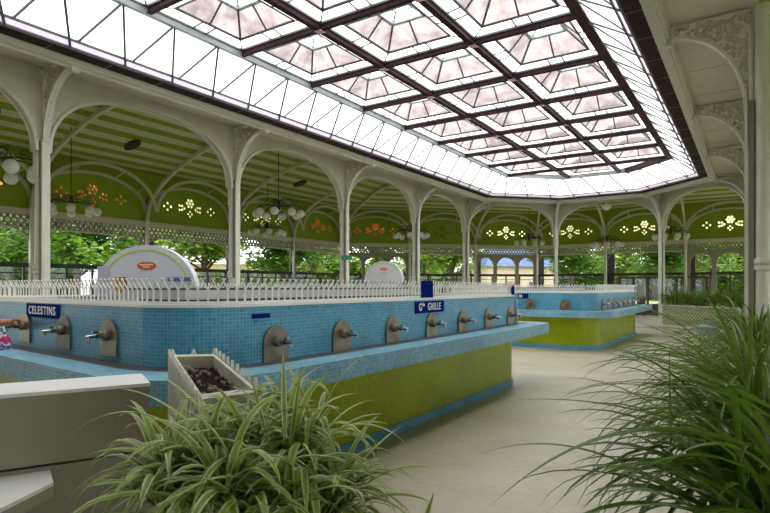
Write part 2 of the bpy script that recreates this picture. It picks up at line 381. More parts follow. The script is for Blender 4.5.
# ------------------------------------------------------------------ skylight: sloping glass band
Z0, Z1, O0, O1 = 5.02, 5.64, 1.385, 2.149
fr = .14
def lerp(a, b2, t): return a+(b2-a)*t
names = ['left', 'far_left', 'far', 'far_right', 'right']
for i in range(5):
    a0, b0, a1, b1 = ring(O0, TSK)[i], ring(O0, TSK)[i+1], ring(O1, TSK)[i], ring(O1, TSK)[i+1]
    zz = lerp(Z0, Z1, fr); am, bm_ = lerp(a0, a1, fr), lerp(b0, b1, fr)
    g1 = MB(); g1.face([(*am, zz), (*bm_, zz), (*b1, Z1), (*a1, Z1)]); o = S(g1.build('window_%d' % (i+1), G_clear))
    g2 = MB(); g2.face([(*a0, Z0), (*b0, Z0), (*bm_, zz), (*am, zz)]); g2.build('bottom_pane', G_lilac, o)
    fb = MB(); fb.bar((*a0, Z0), (*b0, Z0), .04); fb.bar((*am, zz), (*bm_, zz), .032); fb.bar((*lerp(a0, a1, .97), lerp(Z0, Z1, .97)), (*lerp(b0, b1, .97), lerp(Z0, Z1, .97)), .03)
    d = (b0-a0).normalized(); L0 = (b0-a0).length; L1 = (b1-a1).length; s0 = (a1-a0).dot(d)
    n = max(3, round(L0/.875)); step = L0/n
    def top(s):  # point on the top edge at along-distance s
        return Vector((*lerp(a1, b1, min(1, max(0, (s-s0)/L1))), Z1))
    def bot(s): return Vector((*(a0+d*s), Z0))
    tb, bb = .016, .016
    for k in range(n+1):
        s = k*step
        if k < n:
            b_ = bot(s+.58*step); fb.bar(b_, top(s), .032, .04); fb.bar(lerp(b_, top(s+step), fr), top(s+step), .026, .035)
    fb.build('glazing_bars', M_bar, o)
# ring beam
S(closed_sweep([(2.06, 5.60), (2.27, 5.60), (2.27, 5.82), (2.06, 5.82)], TSK, (3, 4)).build('trim_6', M_maroon))
S(closed_sweep([(2.11, 5.60), (2.19, 5.60), (2.19, 5.76), (2.11, 5.76)], TSK, (0, 1, 2)).build('trim_7', M_ring))  # same beam, coloured as its light-facing side
# grid beams
us = [UL+O1+(UR-UL-2*O1)/3*i for i in range(4)]; TS = [19.80-1.85*n for n in range(12)]; TF = T4+D*S2-O1
for i in (1, 2):
    mb = MB(); mb.box((us[i], (TS[-1]+TF)/2, 5.68), (.07, TF-TS[-1], .12)); mb.box((us[i], (TS[-1]+TF)/2, 5.61), (.105, TF-TS[-1], .016)); S(mb.build('trim_%d' % (7+i), M_maroon))
for n, t in enumerate(TS):
    mb = MB(); mb.box((-4.87, t, 5.68), (us[3]-us[0]-.1, .05, .10)); mb.box((-4.87, t, 5.62), (us[3]-us[0]-.1, .085, .014)); o = S(mb.build('trim_%d' % (10+n), M_maroon))
    mb = MB()
    for i in (1, 2): mb.box((us[i], t, 5.598), (.13, .13, .006))
    mb.build('node_plate', M_node, o)
# coffers: stepped glass pyramids
def coffer(n, c, proto=None):
    if proto: return dup(proto, loc=c)
    W, H = 1.826-.09, 1.85-.07; hx, hy = W/2, H/2
    o = empty('window_%d' % n, c, kind='structure')
    z0, z1, z2 = 0.0, .03, .34
    ix, iy = hx-.24, hy-.24; tx = .32
    def rectp(x, y, z): return [Vector((-x, -y, z)), Vector((x, -y, z)), Vector((x, y, z)), Vector((-x, y, z))]
    A, B, T = rectp(hx, hy, z0), rectp(ix, iy, z1), rectp(tx, tx, z2); T2 = rectp(tx*.5, tx*.5, z2+.10)
    gb, gs, gt, fb, ap = MB(), MB(), MB(), MB(), MB()
    for i in range(4):
        j = (i+1) % 4
        gb.face([A[i], A[j], B[j], B[i]]); gs.face([B[i], B[j], T[j], T[i]]); gt.face([T[i], T[j], T2[j], T2[i]])
        fb.bar(A[i], A[j], .03, .05); fb.bar(B[i], B[j], .03, .03); ap.bar(T[i], T[j], .07, .05); ap.bar(T2[i], T2[j], .03)
        fb.bar(B[i], T[i], .032); fb.bar((B[i]+B[j])/2, (T[i]+T[j])/2, .024)
        m0, m1 = (A[i]+A[j])/2, (B[i]+B[j])/2; e = (A[j]-A[i]).normalized()*.13
        fb.bar(m0-e, m1-e, .022); fb.bar(m0+e, m1+e, .022); fb.bar(A[i], B[i], .02)
        ap.bar(T[i], T2[i], .03)
    gt.face(T2)
    gb.build('border_glass', G_clear, o); gs.build('sloping_glass', G_pink, o); gt.build('top_light', G_clear, o); ap.build('top_frame', M_apex, o); fb.build('glazing_bars', M_bar, o)
    return o
pr = None; k = 6
for n in range(len(TS)-1):
    for i in range(3):
        c = ((us[i]+us[i+1])/2, (TS[n]+TS[n+1])/2, 5.72)
        if pr is None: pr = coffer(k, c)
        else:
            q = coffer(k, c, pr); q.name = 'window_%d' % k
        k += 1
# far end: middle cell and the two corner triangles
q = coffer(k, ((us[1]+us[2])/2, (TS[0]+TF)/2, 5.72), pr); q.name = 'window_%d' % k; q.scale = (1, (TF-TS[0])/1.85, 1); k += 1
e = ring(O1)
for tri in ([(us[0], TS[0]), (us[1], TS[0]), (us[1], TF), (e[2].x, e[2].y)], [(us[3], TS[0]), (e[3].x, e[3].y), (us[2], TF), (us[2], TS[0])]):
    mb = MB(); mb.face([(x, y, 5.75) for x, y in tri]); o = S(mb.build('window_%d' % k, G_clear)); k += 1
    mb = MB(); mb.bar((*tri[0], 5.75), (*tri[2], 5.75), .03); mb.bar((*tri[1], 5.75), (*tri[3], 5.75), .02); mb.build('glazing_bars', M_bar, o)

# ------------------------------------------------------------------ aisle ceiling
VP = [(0, 3.95), (-.7, 4.32), (-1.5, 4.66), (-2.4, 4.93), (-3.4, 5.08), (-4.5, 5.12), (-5.65, 5.04), (-6.4, 4.88), (-7.1, 4.70), (-8.0, 4.54), (-8.8, 4.42), (-9.75, 4.34)]
S(sweep_faces(MB(), [(o, z+EYE) for o, z in VP]).build('ceiling', M_stripe))
S(MB().box(((UL+UR)/2, (TN+TSK)/2, 5.3), (UR-UL-2, TSK-TN, .3)).build('ceiling_near_blocker', M_soffit))  # closed ceiling out of view, added to darken the foreground
# end wall out of view, added to keep open-sky light out
mb = MB(); mb.box((-4.87, TN-.1, 3.55), (9.775+2*AW+.4, .2, 7.1)); S(mb.build('wall_back_blocker', M_cream))
mb = MB(); mb.box((-4.87, TN+.0, 6.1), (6, .1, 1)); 

# ------------------------------------------------------------------ nave columns
def col_proto():
    o = empty('iron_column')
    s = MB(); s.lathe([(.15, 0), (.15, .22), (.125, .26), (.11, .32), (.09, .36), (.086, 1.70), (.112, 1.72), (.112, 1.76), (.09, 1.78), (.112, 1.80), (.112, 1.84), (.086, 1.87), (.082, 3.4), (.08, 4.95), (.11, 5.0), (.11, 5.08)], c=(-.02, 0, 0), n=20)
    s.build('shaft', M_iron, o, smooth=True)
    wb_ = MB(); wb_.box((.095, 0, 1.95), (.06, .14, 3.86)); wb_.build('channel', M_dark2, o)  # box coloured as the shaded gap behind the strip
    st = MB(); st.box((.15, 0, 1.95), (.035, .125, 3.86)); st.build('front_strip', M_iron, o)
    # curved bracket under the eave
    p = []
    for k_ in range(21):
        a = PI/2*k_/20; p.append(Vector((.165+.86*(1-math.cos(a)), 0, 3.86+1.04*math.sin(a))))
    br = MB()
    for a, b2 in zip(p[:-1], p[1:]): br.bar(a, b2, .11, .035, up=Vector((1, 0, .3)))
    br.build('bracket_rib', M_iron, o)
    q = MB(); pp = [Vector((.10, 0, 3.9)), Vector((.10, 0, 4.75)), Vector((.13, 0, 4.86)), Vector((.2, 0, 4.93)), Vector((.27, 0, 4.94)), Vector((.25, 0, 5.03)), Vector((.16, 0, 5.06))]
    q.tube(pp, .03, 8); q.bar((.1, 0, 5.065), (1.0, 0, 5.065), .06, .03); q.box((1.04, 0, 4.93), (.10, .13, .22)); q.box((1.04, 0, 4.82), (.07, .09, .03)); q.build('bracket_frame', M_iron, o, smooth=True)
    # leafy openwork filling the bracket
    f = MB(); rr = random.Random(3)
    def inside(x, z):
        if x < .1 or x > .98 or z > 5.03: return False
        a = max(0, min(1, (x-.165)/.86)); zz = 3.86+1.04*math.sqrt(max(0, 1-(1-a)**2)); return z > zz+.055
    done = 0; spots = []
    for _ in range(4000):
        x, z = rr.uniform(.1, .98), rr.uniform(3.9, 5.04)
        if inside(x, z) and all(math.dist((x, z), s_) > .085 for s_ in spots): spots.append((x, z))
    for x, z in spots:
        r0 = rr.uniform(.045, .075); ph = rr.uniform(0, 6.28); tw = rr.choice((-1, 1)); pts = []
        for k_ in range(11):
            a = ph+tw*k_*.52; rad = r0*(1-k_/13); X, Z = x+rad*math.cos(a), z+rad*math.sin(a); pts.append(Vector((X, rr.uniform(-.008, .008)+.0, min(Z, 5.05))))
        f.tube(pts, [.013]*4+[.01]*4+[.007]*3, 5)
        for k_ in range(3):
            a = rr.uniform(0, 6.28); dx, dz = math.cos(a), math.sin(a); l = rr.uniform(.05, .09); c0 = Vector((x, .0, z)); 
            n_ = Vector((-dz, 0, dx))*.018; y_ = Vector((0, rr.choice((-.02, .02)), 0)); e_ = Vector((dx, 0, dz))
            if inside(x+dx*l, z+dz*l): f.face([c0, c0+e_*l*.5+n_+y_, c0+e_*l, c0+e_*l*.5-n_+y_]); f.face([c0+y_*-.5, c0+e_*l*.5+n_-y_, c0+e_*l, c0+e_*l*.5-n_-y_])
    f.build('leaf_fretwork', M_fret, o)
    return o
cp = col_proto(); used = False
ordn = ['first', 'second', 'third', 'fourth', 'fifth', 'sixth', 'seventh', 'eighth']
def put_col(x, y, rz, label, grp):
    global used
    if not used: o = cp; used = True; o.location = (x, y, 0); o.rotation_euler = (0, 0, rz)
    else: o = dup(cp, (x, y, 0), rz)
    tag(o, label, 'column', grp)
lab = {3: 'cream iron column at far left, the nearest of the left arcade', 4: 'cream iron column right of the large domed board, second of left arcade',
       5: 'cream iron column carrying the small green exit sign', 6: 'cream iron column just right of the small domed board, over the small blue board',
       7: 'cream iron column at the left corner where the far bays begin'}
for n in range(1, 8):
    put_col(UL, TN+n*D, 0, lab.get(n, 'cream iron column of the left arcade, number %s from the back wall' % ordn[n-1]), 'left arcade columns')
put_col(C[2].x, C[2].y, -PI*3/8, 'cream iron column standing behind the far fountain, middle of the far bays', 'far end columns')
put_col(C[3].x, C[3].y, -PI*5/8, 'cream iron column rising at the left end of the lattice planter', 'far end columns')
labr = {7: 'cream iron column at the right end of the lattice planter, farthest of right row', 4: 'cream iron column with ringed collar at right edge, among the arching grass'}
for n in range(1, 8):
    if n in (2, 3): continue      # the photographer stands where this one would block the view
    put_col(UR + .075, TN+n*D, PI, labr.get(n, 'cream iron column of the right row, %s from the back wall' % ordn[n-1]), 'right row columns')

# ------------------------------------------------------------------ outer wall bays
OC = ring(-AW)
def outer_bay():
    L = 4.05; o = empty('wall_outer_1', kind='structure')
    holes_a, holes_r = [], []
    cx, cz = L/2, 4.92
    def flower(x, z, r, n, hs, R_, cen=True, ph=0):
        for k_ in range(n): hs.append((x+R_*math.cos(2*PI*k_/n+ph), z+R_*math.sin(2*PI*k_/n+ph), r))
        if cen: hs.append((x, z, r))
    flower(cx, 4.93, .062, 6, holes_a, .145)
    for sx_ in (-1, 1):
        for dx, dz in ((.42, 4.80), (.42, 4.64), (.30, 4.70), (.55, 4.62), (.55, 4.80)): holes_a.append((cx+sx_*dx*.9, dz, .056))
        for dx, dz in ((.0, .13), (.0, -.13), (.16, 0), (-.16, 0)): holes_r.append((cx+sx_*1.05+dx, 4.70+dz, .056))
    for dx, dz in ((-.09, 4.50), (.09, 4.50), (0, 4.60), (0, 4.40)): holes_a.append((cx+dx, dz, .05))
    loops = [[(0, 3.98), (L, 3.98), (L, 5.92), (0, 5.92)]] + [circ(x, z, r_, 9) for x, z, r_ in holes_a+holes_r]
    plate(loops, .05, MXZ, 'lunette_panel', M_green, o)
    ga = MB(); gr = MB()
    for i_, (x, z, r_) in enumerate(holes_a): ga.face([(x_, 0, z_) for x_, z_ in circ(x, z, r_+.004, 9)])
    for x, z, r_ in holes_r: gr.face([(x_, 0, z_) for x_, z_ in circ(x, z, r_+.004, 9)])
    ga.build('amber_roundels', G_amber, o, merge=False); gr.build('side_roundels', G_amber, o, merge=False)
    # arch bands
    def band(y, zs, za, wd, name, dep):
        mb = MB(); p = [Vector((L/2-(L/2-.03)*math.cos(PI*k_/24), y, zs+(za-zs)*math.sin(PI*k_/24))) for k_ in range(25)]
        for a, b2 in zip(p[:-1], p[1:]): mb.bar(a, b2, dep, wd, up=Vector((0, 0, 1)))
        return mb
    mb = band(-.07, 4.35, 5.50, .10, 'a', .12); mb.build('lunette_arch', M_fret, o)
    mb = band(-.75, 4.30, 5.72, .11, 'b', .05)
    for k_ in (5, 9, 15, 19):
        a = PI*k_/24; p = Vector((L/2-(L/2-.03)*math.cos(a), -.07, 4.35+1.15*math.sin(a))); q = Vector((p.x, -.75, 4.30+1.42*math.sin(a))); mb.bar(p, q, .04)
    mb.build('outer_arch', M_fret, o)
    mb = MB(); mb.box((L/2, -.05, 3.93), (L, .2, .12)); mb.box((L/2, -.02, 3.83), (L, .12, .08)); mb.box((L/2, 0, 3.40), (L, .06, .05)); mb.build('cornice', M_fret, o)
    # openwork frieze
    loops = [[(0, 3.42), (L, 3.42), (L, 3.80), (0, 3.80)]]; n = 22
    for k_ in range(n):
        x = (k_+.5)*L/n
        loops.append(circ(x, 3.61, .062, 8)); 
        for dz in (-.125, .125): loops.append(circ(x-L/n/2+.0, 3.61+dz, .045, 6)) if k_ else None
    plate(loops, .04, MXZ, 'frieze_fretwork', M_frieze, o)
    # quarter-round corner spandrels
    for s_ in (0, 1):
        pts = [(.0, 3.42), (.0, 2.75)]+[(.62-.62*math.cos(a)+.02*0, 2.75+.62*math.sin(a)) for a in [PI/2*k_/10 for k_ in range(11)]]+[(.62, 3.42)]
        hs = [circ(.12, 3.28, .07, 8), circ(.28, 3.33, .045, 8), circ(.1, 3.1, .05, 8)]
        if s_: pts = [(L-x, z) for x, z in pts]; hs = [[(L-x, z) for x, z in h] for h in hs]
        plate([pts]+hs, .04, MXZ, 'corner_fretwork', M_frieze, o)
    fr_ = MB(); fr_.box((L/2, 0, 2.20), (L, .12, .14)); fr_.box((L/2, 0, .12), (L, .1, .24))
    for x in (.0+.18, L*.28, L*.5, L*.72, L-.18): fr_.box((x, 0, 1.1), (.06, .07, 2.1))
    fr_.box((L/2, 0, 1.95), (L, .05, .03))
    fr_.build('glazing_frame', M_dark, o)
    gp = MB(); gp.face([(0, 0, .2), (L, 0, .2), (L, 0, 2.15), (0, 0, 2.15)]); gp.build('lower_glass', G_pane, o)
    return o
def arched_bay():    # far-end kind: the same bay with two small arched lights under the frieze
    L = 4.05; o = empty('wall_outer_2', kind='structure')
    for c in KIDS[bay1.as_pointer()]:
        if c.name.split('.')[0] not in ('corner_fretwork',): dup(c, parent=o)
    loops = [[(0, 3.42), (0, 0.0), (L, 0.0), (L, 3.42)]]
    for x0, x1 in ((.22, 1.22), (1.42, 2.63), (2.83, 3.83)):
        hw = (x1-x0)/2; cx = (x0+x1)/2
        loops.append([(x0, .25), (x1, .25), (x1, 2.75)]+[(cx+hw*math.cos(a), 2.75+.5*math.sin(a)) for a in [PI*k_/12 for k_ in range(1, 12)]]+[(x0, 2.75)])
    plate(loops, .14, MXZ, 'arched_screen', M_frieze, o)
    return o
bay1 = outer_bay(); bay2 = arched_bay(); cnt = {1: 0, 2: 0}; nb_ = 3
for i in range(5):
    a, b2 = OC[i], OC[i+1]; L = (b2-a).length
    if i in (0, 4): brk = [a.y+k_*D for k_ in range(8)]+[b2.y] if i == 0 else None
    if i == 0: ts = [(y-a.y)/L for y in brk]
    elif i == 4: ts = [1-(y-OC[0].y)/L for y in ([OC[0].y+k_*D for k_ in range(8)]+[OC[1].y])][::-1]
    else: ts = [0, 1/3, 2/3, 1]
    d = (b2-a).normalized()
    for j in range(len(ts)-1):
        p0, p1 = lerp(a, b2, ts[j]), lerp(a, b2, ts[j+1]); kind = 2 if (i, j) in ((1, 0), (1, 2), (2, 2), (3, 1)) else 1
        src = bay1 if kind == 1 else bay2
        if cnt[kind] == 0: o = src
        else: o = dup(src)
        cnt[kind] += 1
        gv = {0: {3: G_dim, 4: G_dim, 7: G_red}, 1: {0: G_red, 1: G_unlit}}.get(i, {}).get(j, G_amber)  # dimmer glass colours stand in for trees blocking light behind
        if gv:
            for c_ in KIDS[o.as_pointer()]:
                if 'roundels' in c_.name: c_.material_slots[0].link = 'OBJECT'; c_.material_slots[0].material = gv
        o.name = 'wall_outer_%d' % nb_; nb_ += 1
        o.location = (p0.x, p0.y, 0); o.rotation_euler = (0, 0, math.atan2(d.y, d.x)); o.scale = ((p1-p0).length/4.05, 1, 1)
# outer columns with ribs
def outer_col():
    o = empty('outer_column')
    s = MB(); s.lathe([(.13, 0), (.13, .3), (.085, .36), (.075, .6), (.07, 3.9), (.1, 3.95), (.1, 4.02), (.07, 4.06), (.065, 4.3)], n=14); s.build('shaft', M_iron, o, smooth=True)
    p = MB(); p.box((.24, .30, 1.7), (.40, .1, 3.4)); p.build('pier', M_pil, o)
    pts = [(0, 4.1), (.12, 4.55), (.45, 4.95), (1.2, 5.27), (1.9, 5.72), (2.45, 5.93), (3.2, 6.2), (3.9, 6.42), (4.9, 6.63), (6.2, 6.83), (7.6, 6.93)]
    pts = [(0, 4.05), (.1, 4.5), (.4, 4.9), (.95, 5.32), (1.6, 5.68), (2.3, 5.95), (3.1, 6.2), (3.9, 6.40), (4.9, 6.50), (6.2, 6.44), (7.3, 6.2), (8.3, 5.85)]
    r_ = MB()
    for a, b2 in zip(pts[:-1], pts[1:]): r_.bar((0, -a[0], a[1]), (0, -b2[0], b2[1]), .10, .12, up=Vector((0, 1, 1)))
    r_.build('ceiling_rib', M_fret, o)
    return o
oc = outer_col(); first = True; ocn = 0
for i in range(5):
    a, b2 = OC[i], OC[i+1]; L = (b2-a).length; d = (b2-a).normalized(); ang = math.atan2(d.y, d.x)
    if i == 0: pts = [(Vector((a.x, a.y+k_*D)), ang) for k_ in range(1, 8)]
    elif i == 4: pts = [(Vector((a.x, OC[0].y+k_*D)), ang) for k_ in range(1, 8)][::-1]
    else: pts = [(lerp(a, b2, 1/3), ang), (lerp(a, b2, 2/3), ang)]
    if i: pts = [(a, ang+PI/8)]+pts
    for p, an in pts:
        inward = Vector((math.sin(an), -math.cos(an))); q = p+inward*.14
        if i == 4 and p.y < 3: continue
        o = oc if first else dup(oc)
        first = False; o.location = (q.x, q.y, 0); o.rotation_euler = (0, 0, an); ocn += 1
        side = ['left aisle', 'far left corner', 'far end', 'far right corner', 'right aisle'][i]
        tag(o, 'slender cream post with arched ceiling rib, on the %s garden wall, %s from %s' % (side, ordn[(ocn-1) % 8], 'the near end' if i == 0 else 'its left'), 'column', 'outer wall posts')

# ------------------------------------------------------------------ fountains
def rr(u0, u1, t0, t1, rad, n=10):     # rounded rectangle, counter-clockwise; rad: (near right, far right, far left, near left)
    pts = []
    for (cx, cy, a0, r_) in ((u1-rad[0], t0+rad[0], -PI/2, rad[0]), (u1-rad[1], t1-rad[1], 0, rad[1]), (u0+rad[2], t1-rad[2], PI/2, rad[2]), (u0+rad[3], t0+rad[3], PI, rad[3])):
        for k_ in range(n+1): a = a0+PI/2*k_/n; pts.append((cx+r_*math.cos(a), cy+r_*math.sin(a)))
    return pts
def loop_wall(mb, pts, z0, z1):
    L = 0
    for i in range(len(pts)):
        a, b2 = pts[i], pts[(i+1) % len(pts)]; l = math.dist(a, b2); mb.face([(*a, z0), (*b2, z0), (*b2, z1), (*a, z1)], [(L, z0), (L+l, z0), (L+l, z1), (L, z1)]); L += l
def loop_ring(mb, a, b2, z, z2=None):
    z2 = z if z2 is None else z2
    for i in range(len(a)):
        j = (i+1) % len(a); mb.face([(*a[i], z), (*a[j], z), (*b2[j], z2), (*b2[i], z2)], [a[i], a[j], b2[j], b2[i]])
def warp(o, off, du0=-3.6, a=.085, t0=2.33, t1=8.38):      # the near end bows away towards the left
    for v in o.data.vertices:
        u = v.co.x-off.x; t = v.co.y-off.y; du = max(0, du0-u)
        if du > 0: v.co.y += a*du*min(1.1, max(0, (t1-t)/(t1-t0)))
def tap(parent, x, y, ang, dz=0):       # ang: outward direction of the plate
    M = Matrix.Translation((x, y, dz)) @ Matrix.Rotation(ang-PI/2+PI, 4, 'Z')   # local -y points outwards
    pts = [(-.13, .925), (.13, .925), (.13, 1.075)]+[(.13*math.cos(a), 1.075+.13*math.sin(a)) for a in [PI*k_/12 for k_ in range(1, 12)]]+[(-.13, 1.075)]
    o = plate([pts], .014, M @ Matrix.Translation((0, -.012, 0)) @ MXZ, 'tap_plate', M_plate, parent)
    s = MB(); s.lathe([(.042, 0), (.042, .03), (.036, .045), (.022, .05), (.022, .09)], n=14)
    s.v = [tuple(M @ Vector((v[0], -.02-v[2], 1.085+v[1]))) for v in s.v]
    s.build('collar', M_plate, o, smooth=True)
    t = MB(); t.tube([M @ Vector(p) for p in ((0, -.08, 1.085), (0, -.15, 1.083), (0, -.19, 1.080))], [.015, .015, .014], 10); t.tube([M @ Vector(p) for p in ((0, -.165, 1.085), (0, -.168, 1.06), (0, -.168, 1.045))], [.013, .013, .012], 10)
    t.tube([M @ Vector(p) for p in ((0, -.10, 1.09), (0, -.10, 1.112), (0, -.14, 1.114))], .008, 8); t.build('spout', M_chrome, o, smooth=True)
def fountain(t0, t1, label, rnear=.5, rfar=.15, end_taps=(), side_taps=()):
    u0, u1 = (-7.4 if rnear > .5 else -6.95), -3.05
    o = empty('drinking_fountain', ((u0+u1)/2, (t0+t1)/2, 0)); tag(o, label, 'fountain', 'mosaic tap counters')
    off = Vector((-(u0+u1)/2, -(t0+t1)/2))
    def RR(e, *r_):
        return [(x+off.x, y+off.y) for x, y in rr(u0-e, u1+e, t0-e, t1+e, r_)]
    W = RR(0, rnear, rfar, rfar, rnear); Wi = RR(-.10, rnear-.09, .06, .06, rnear-.09)
    mb = MB(); loop_wall(mb, W, .90, 1.355); loop_wall(mb, Wi, .0, 1.355); mb.build('tiled_wall', M_blue, o)
    mb = MB(); W2 = RR(.008, rnear, rfar, rfar, rnear); loop_wall(mb, W2, 1.355, 1.378); loop_ring(mb, W2, Wi, 1.378); loop_ring(mb, W2, Wi, 1.355); mb.build('coping', M_white, o)
    Lg = RR(.435, .75, .3, .3, .75); G_ = RR(.17, rnear+.15, .2, .2, rnear+.15)
    mb = MB(); loop_wall(mb, Lg, .785, .94); loop_ring(mb, Lg, G_, .94); loop_wall(mb, G_, .93, .94); mb.build('ledge', M_blue2, o)
    mb = MB(); loop_ring(mb, G_, W, .936); mb.build('gutter', M_gutter, o)
    mb = MB(); B = RR(.02, .55, .4, .4, .55); loop_ring(mb, Lg, B, .785); loop_wall(mb, B, .10, .785); mb.build('lime_base', M_lime, o)
    mb = MB(); B2 = RR(.035, .56, .4, .4, .56); loop_wall(mb, B2, 0, .10); loop_ring(mb, B2, B, .10); mb.build('plinth', M_blue, o)
    # fence of forked pickets on the coping
    mb = MB(); F = RR(-.04, rnear-.03, rfar, rfar, rnear-.03); P = [Vector((x, y, 0)) for x, y in F]; tot = 0; acc = []
    n = len(P); per = sum((P[(i+1) % n]-P[i]).length for i in range(n)); npk = int(per/.068); step = per/npk; i = 0; s = 0; seg = (P[1]-P[0]).length; base = 0
    for k_ in range(npk):
        s = k_*step
        while s > base+seg and i < n-1:
            base += seg; i += 1; seg = (P[(i+1) % n]-P[i]).length
        d = (P[(i+1) % n]-P[i])
        if d.length < 1e-6: continue
        dn = d.normalized(); p = P[i]+dn*(s-base); on = Vector((dn.y, -dn.x, 0)); z = 1.378
        mb.bar(p+Vector((0, 0, z)), p+Vector((0, 0, z+.105)), .013, .008, up=on)
        for sg in (-1, 1):
            mb.bar(p+Vector((0, 0, z+.10)), p+dn*sg*.047+on*.03+Vector((0, 0, z+.185)), .0095, .007, up=on)
    for i in range(n): mb.bar(P[i]+Vector((0, 0, 1.388)), P[(i+1) % n]+Vector((0, 0, 1.388)), .02, .02)
    mb.build('picket_fence', M_fence, o)
    for u in end_taps: tap(o, u+off.x, t0+off.y, -PI/2, .05 if rnear > .5 else 0)
    for t in side_taps: tap(o, u1+off.x, t+off.y, 0)
    # pale service cabinet in the middle
    mb = MB(); mb.box((-4.9+off.x, (t0+t1)/2+.0+off.y, .69), (.9, (t1-t0)-2.2, 1.38)); mb.build('service_core', M_pil, o)
    mb = MB(); mb.box((-4.9+off.x, (t0+t1)/2+off.y, 1.425), (1.0, (t1-t0)-1.9, .09)); mb.build('service_top', mat('pale_service_top', (.50, .47, .46), .5), o)
    mb = MB(); mb.box((-4.9+off.x, (t0+t1)/2+off.y, 1.48), (.96, (t1-t0)-1.95, .02)); mb.build('service_rim', M_dark, o)
    if rnear > .5:
        for c_ in KIDS[o.as_pointer()]:
            if c_.name.startswith('service'): continue
            warp(c_, off)
            for c2 in KIDS.get(c_.as_pointer(), []): warp(c2, off)
    return o
st = [3.08, 3.905, 4.745, 5.568, 6.381, 7.21, 8.05]
fountain(2.33, 8.38, 'near blue and lime mosaic fountain counter with Celestins and Grille signs', .55, .18, (-4.08, -4.885, -5.75, -6.6), st)
fountain(13.58, 19.2, 'far blue and lime mosaic fountain counter beyond the open floor', .3, .2, (-3.75, -4.6, -5.4, -6.2), [14.3, 15.0, 15.7, 16.4, 17.1, 17.8, 18.5])

def sign(name, label, c, ang, wd, ht, txt=None, size=.08, sx=1, m=M_bluesign, cat='sign', th=.012):
    o = empty(name, c, ang+PI/2, label, cat)       # local -y faces outwards along ang
    s = MB(); s.box((0, 0, 0), (wd, th, ht)); s.build('panel', m, o)
    if txt: text_mesh(txt, size, Matrix.Translation((0, -th/2-.001, 0)) @ MXZ, 'lettering', M_letter, o, sx=sx)
    return o
sign('fountain_sign', 'blue enamel sign lettered CELESTINS on the tiled wall', (-5.34, 2.33+.085*1.74-.010, 1.285), -PI/2-.085, .72, .125, 'CELESTINS', .105, 1.02)
o = sign('fountain_sign', 'blue enamel sign lettered G GRILLE above the taps', (-3.05+.01, 5.53, 1.275), 0, .66, .13, None)
text_mesh('G', .115, Matrix.Translation((-.235, -.008, 0)) @ MXZ, 'lettering', M_letter, o, sx=.8)
text_mesh('de', .06, Matrix.Translation((-.168, -.008, .03)) @ MXZ, 'lettering', M_letter, o, sx=.8)
text_mesh('GRILLE', .115, Matrix.Translation((.085, -.008, 0)) @ MXZ, 'lettering', M_letter, o, sx=.74)
sign('small_plate', 'small dark blue plate at the rounded tiled corner', (-3.05+.01, 2.93, 1.285), 0, .17, .035)
o = sign('fence_board', 'dark blue board standing on the picket fence above the Grille sign', (-3.04, 5.44, 1.475), -.35, .17, .19, None, cat='board'); o.location.x = -3.03
sign('fence_board', 'small blue board on the fence at the near fountain far corner', (-3.1, 8.25, 1.45), -.9, .09, .15, cat='board')
o = sign('corner_sign', 'small blue bracket sign projecting from the near fountain far corner', (-2.94, 8.32, 1.36), -1.2, .16, .08, cat='sign')
mb = MB(); mb.box((0, 0, 0), (.05, .014, .045)); w_ = mb.build('white_mark', M_white, o); w_.location = (-.04, -.004, 0)
# white notice strip on the corner
o = empty('corner_notice', (-3.12, 8.40, 1.12), -PI/2+.0, 'narrow pale notice strip on the end corner of the near fountain', 'notice')
mb = MB(); mb.box((0, 0, 0), (.02, .13, .36)); mb.build('sheet', mat('pale_blue_sheet', (.45, .52, .62), .5), o)

# domed information boards
def dome_board(c, ang, wd, ht, label, arc=True):
    o = empty('information_board', (c[0], c[1], 0), ang+PI/2, label, 'board', 'domed boards')
    def dome(w_, h_, z0): return [(-w_/2, z0), (w_/2, z0), (w_/2, z0+h_*.1)]+[(w_/2*math.cos(a), z0+h_*.1+h_*.9*math.sin(a)) for a in [PI*k_/28 for k_ in range(1, 28)]]+[(-w_/2, z0+h_*.1)]
    z0 = ht-wd*.46
    plate([dome(wd, wd*.46, z0)], .10, MXZ, 'panel', M_board, o)
    mb = MB(); mb.box((0, 0, z0/2), (wd*.9, .08, z0)); mb.build('pedestal', M_lav, o)
    mb = MB(); p = [Vector((wd*.43*math.cos(a), -.053, z0+wd*.06+wd*.355*math.sin(a))) for a in [PI*(k_)/24 for k_ in range(1, 24)]]
    for a, b2 in zip(p[:-1], p[1:]): mb.bar(a, b2, .006, wd*.014, up=Vector((0, 0, 1)))
    mb.build('arc_line', M_limeprint, o)
    plate([circ(.02*wd, z0+wd*.275, wd*.036, 24, 2.6)], .008, Matrix.Translation((0, -.055, 0)) @ MXZ, 'oval_emblem', M_orange, o)
    mb = MB(); mb.box((.02*wd, -.061, z0+wd*.282), (wd*.13, .003, wd*.010)); mb.box((.02*wd, -.061, z0+wd*.262), (wd*.07, .003, wd*.009)); mb.build('emblem_lines', M_white, o)
    mb = MB(); mb.box((.02*wd, -.053, z0+wd*.175), (wd*.14, .004, wd*.010)); mb.build('print_line', M_blueprint, o)
    return o
c = at(147, 287, 7.3); b1_ = dome_board((c.x, c.y), -PI/2+TH*.7, 1.46, 2.05, 'large white domed board with orange oval emblem behind the near fence')
mb = MB(); mb.box((-.60, -.056, 1.60), (.17, .008, .36)); mb.build('side_panel', M_lav, b1_)
mb = MB(); mb.box((-.34, -.056, 1.53), (.19, .008, .20)); mb.build('orange_picture', mat('orange_photo', (.62, .26, .03), .5, noise=.9, nscale=22), b1_)
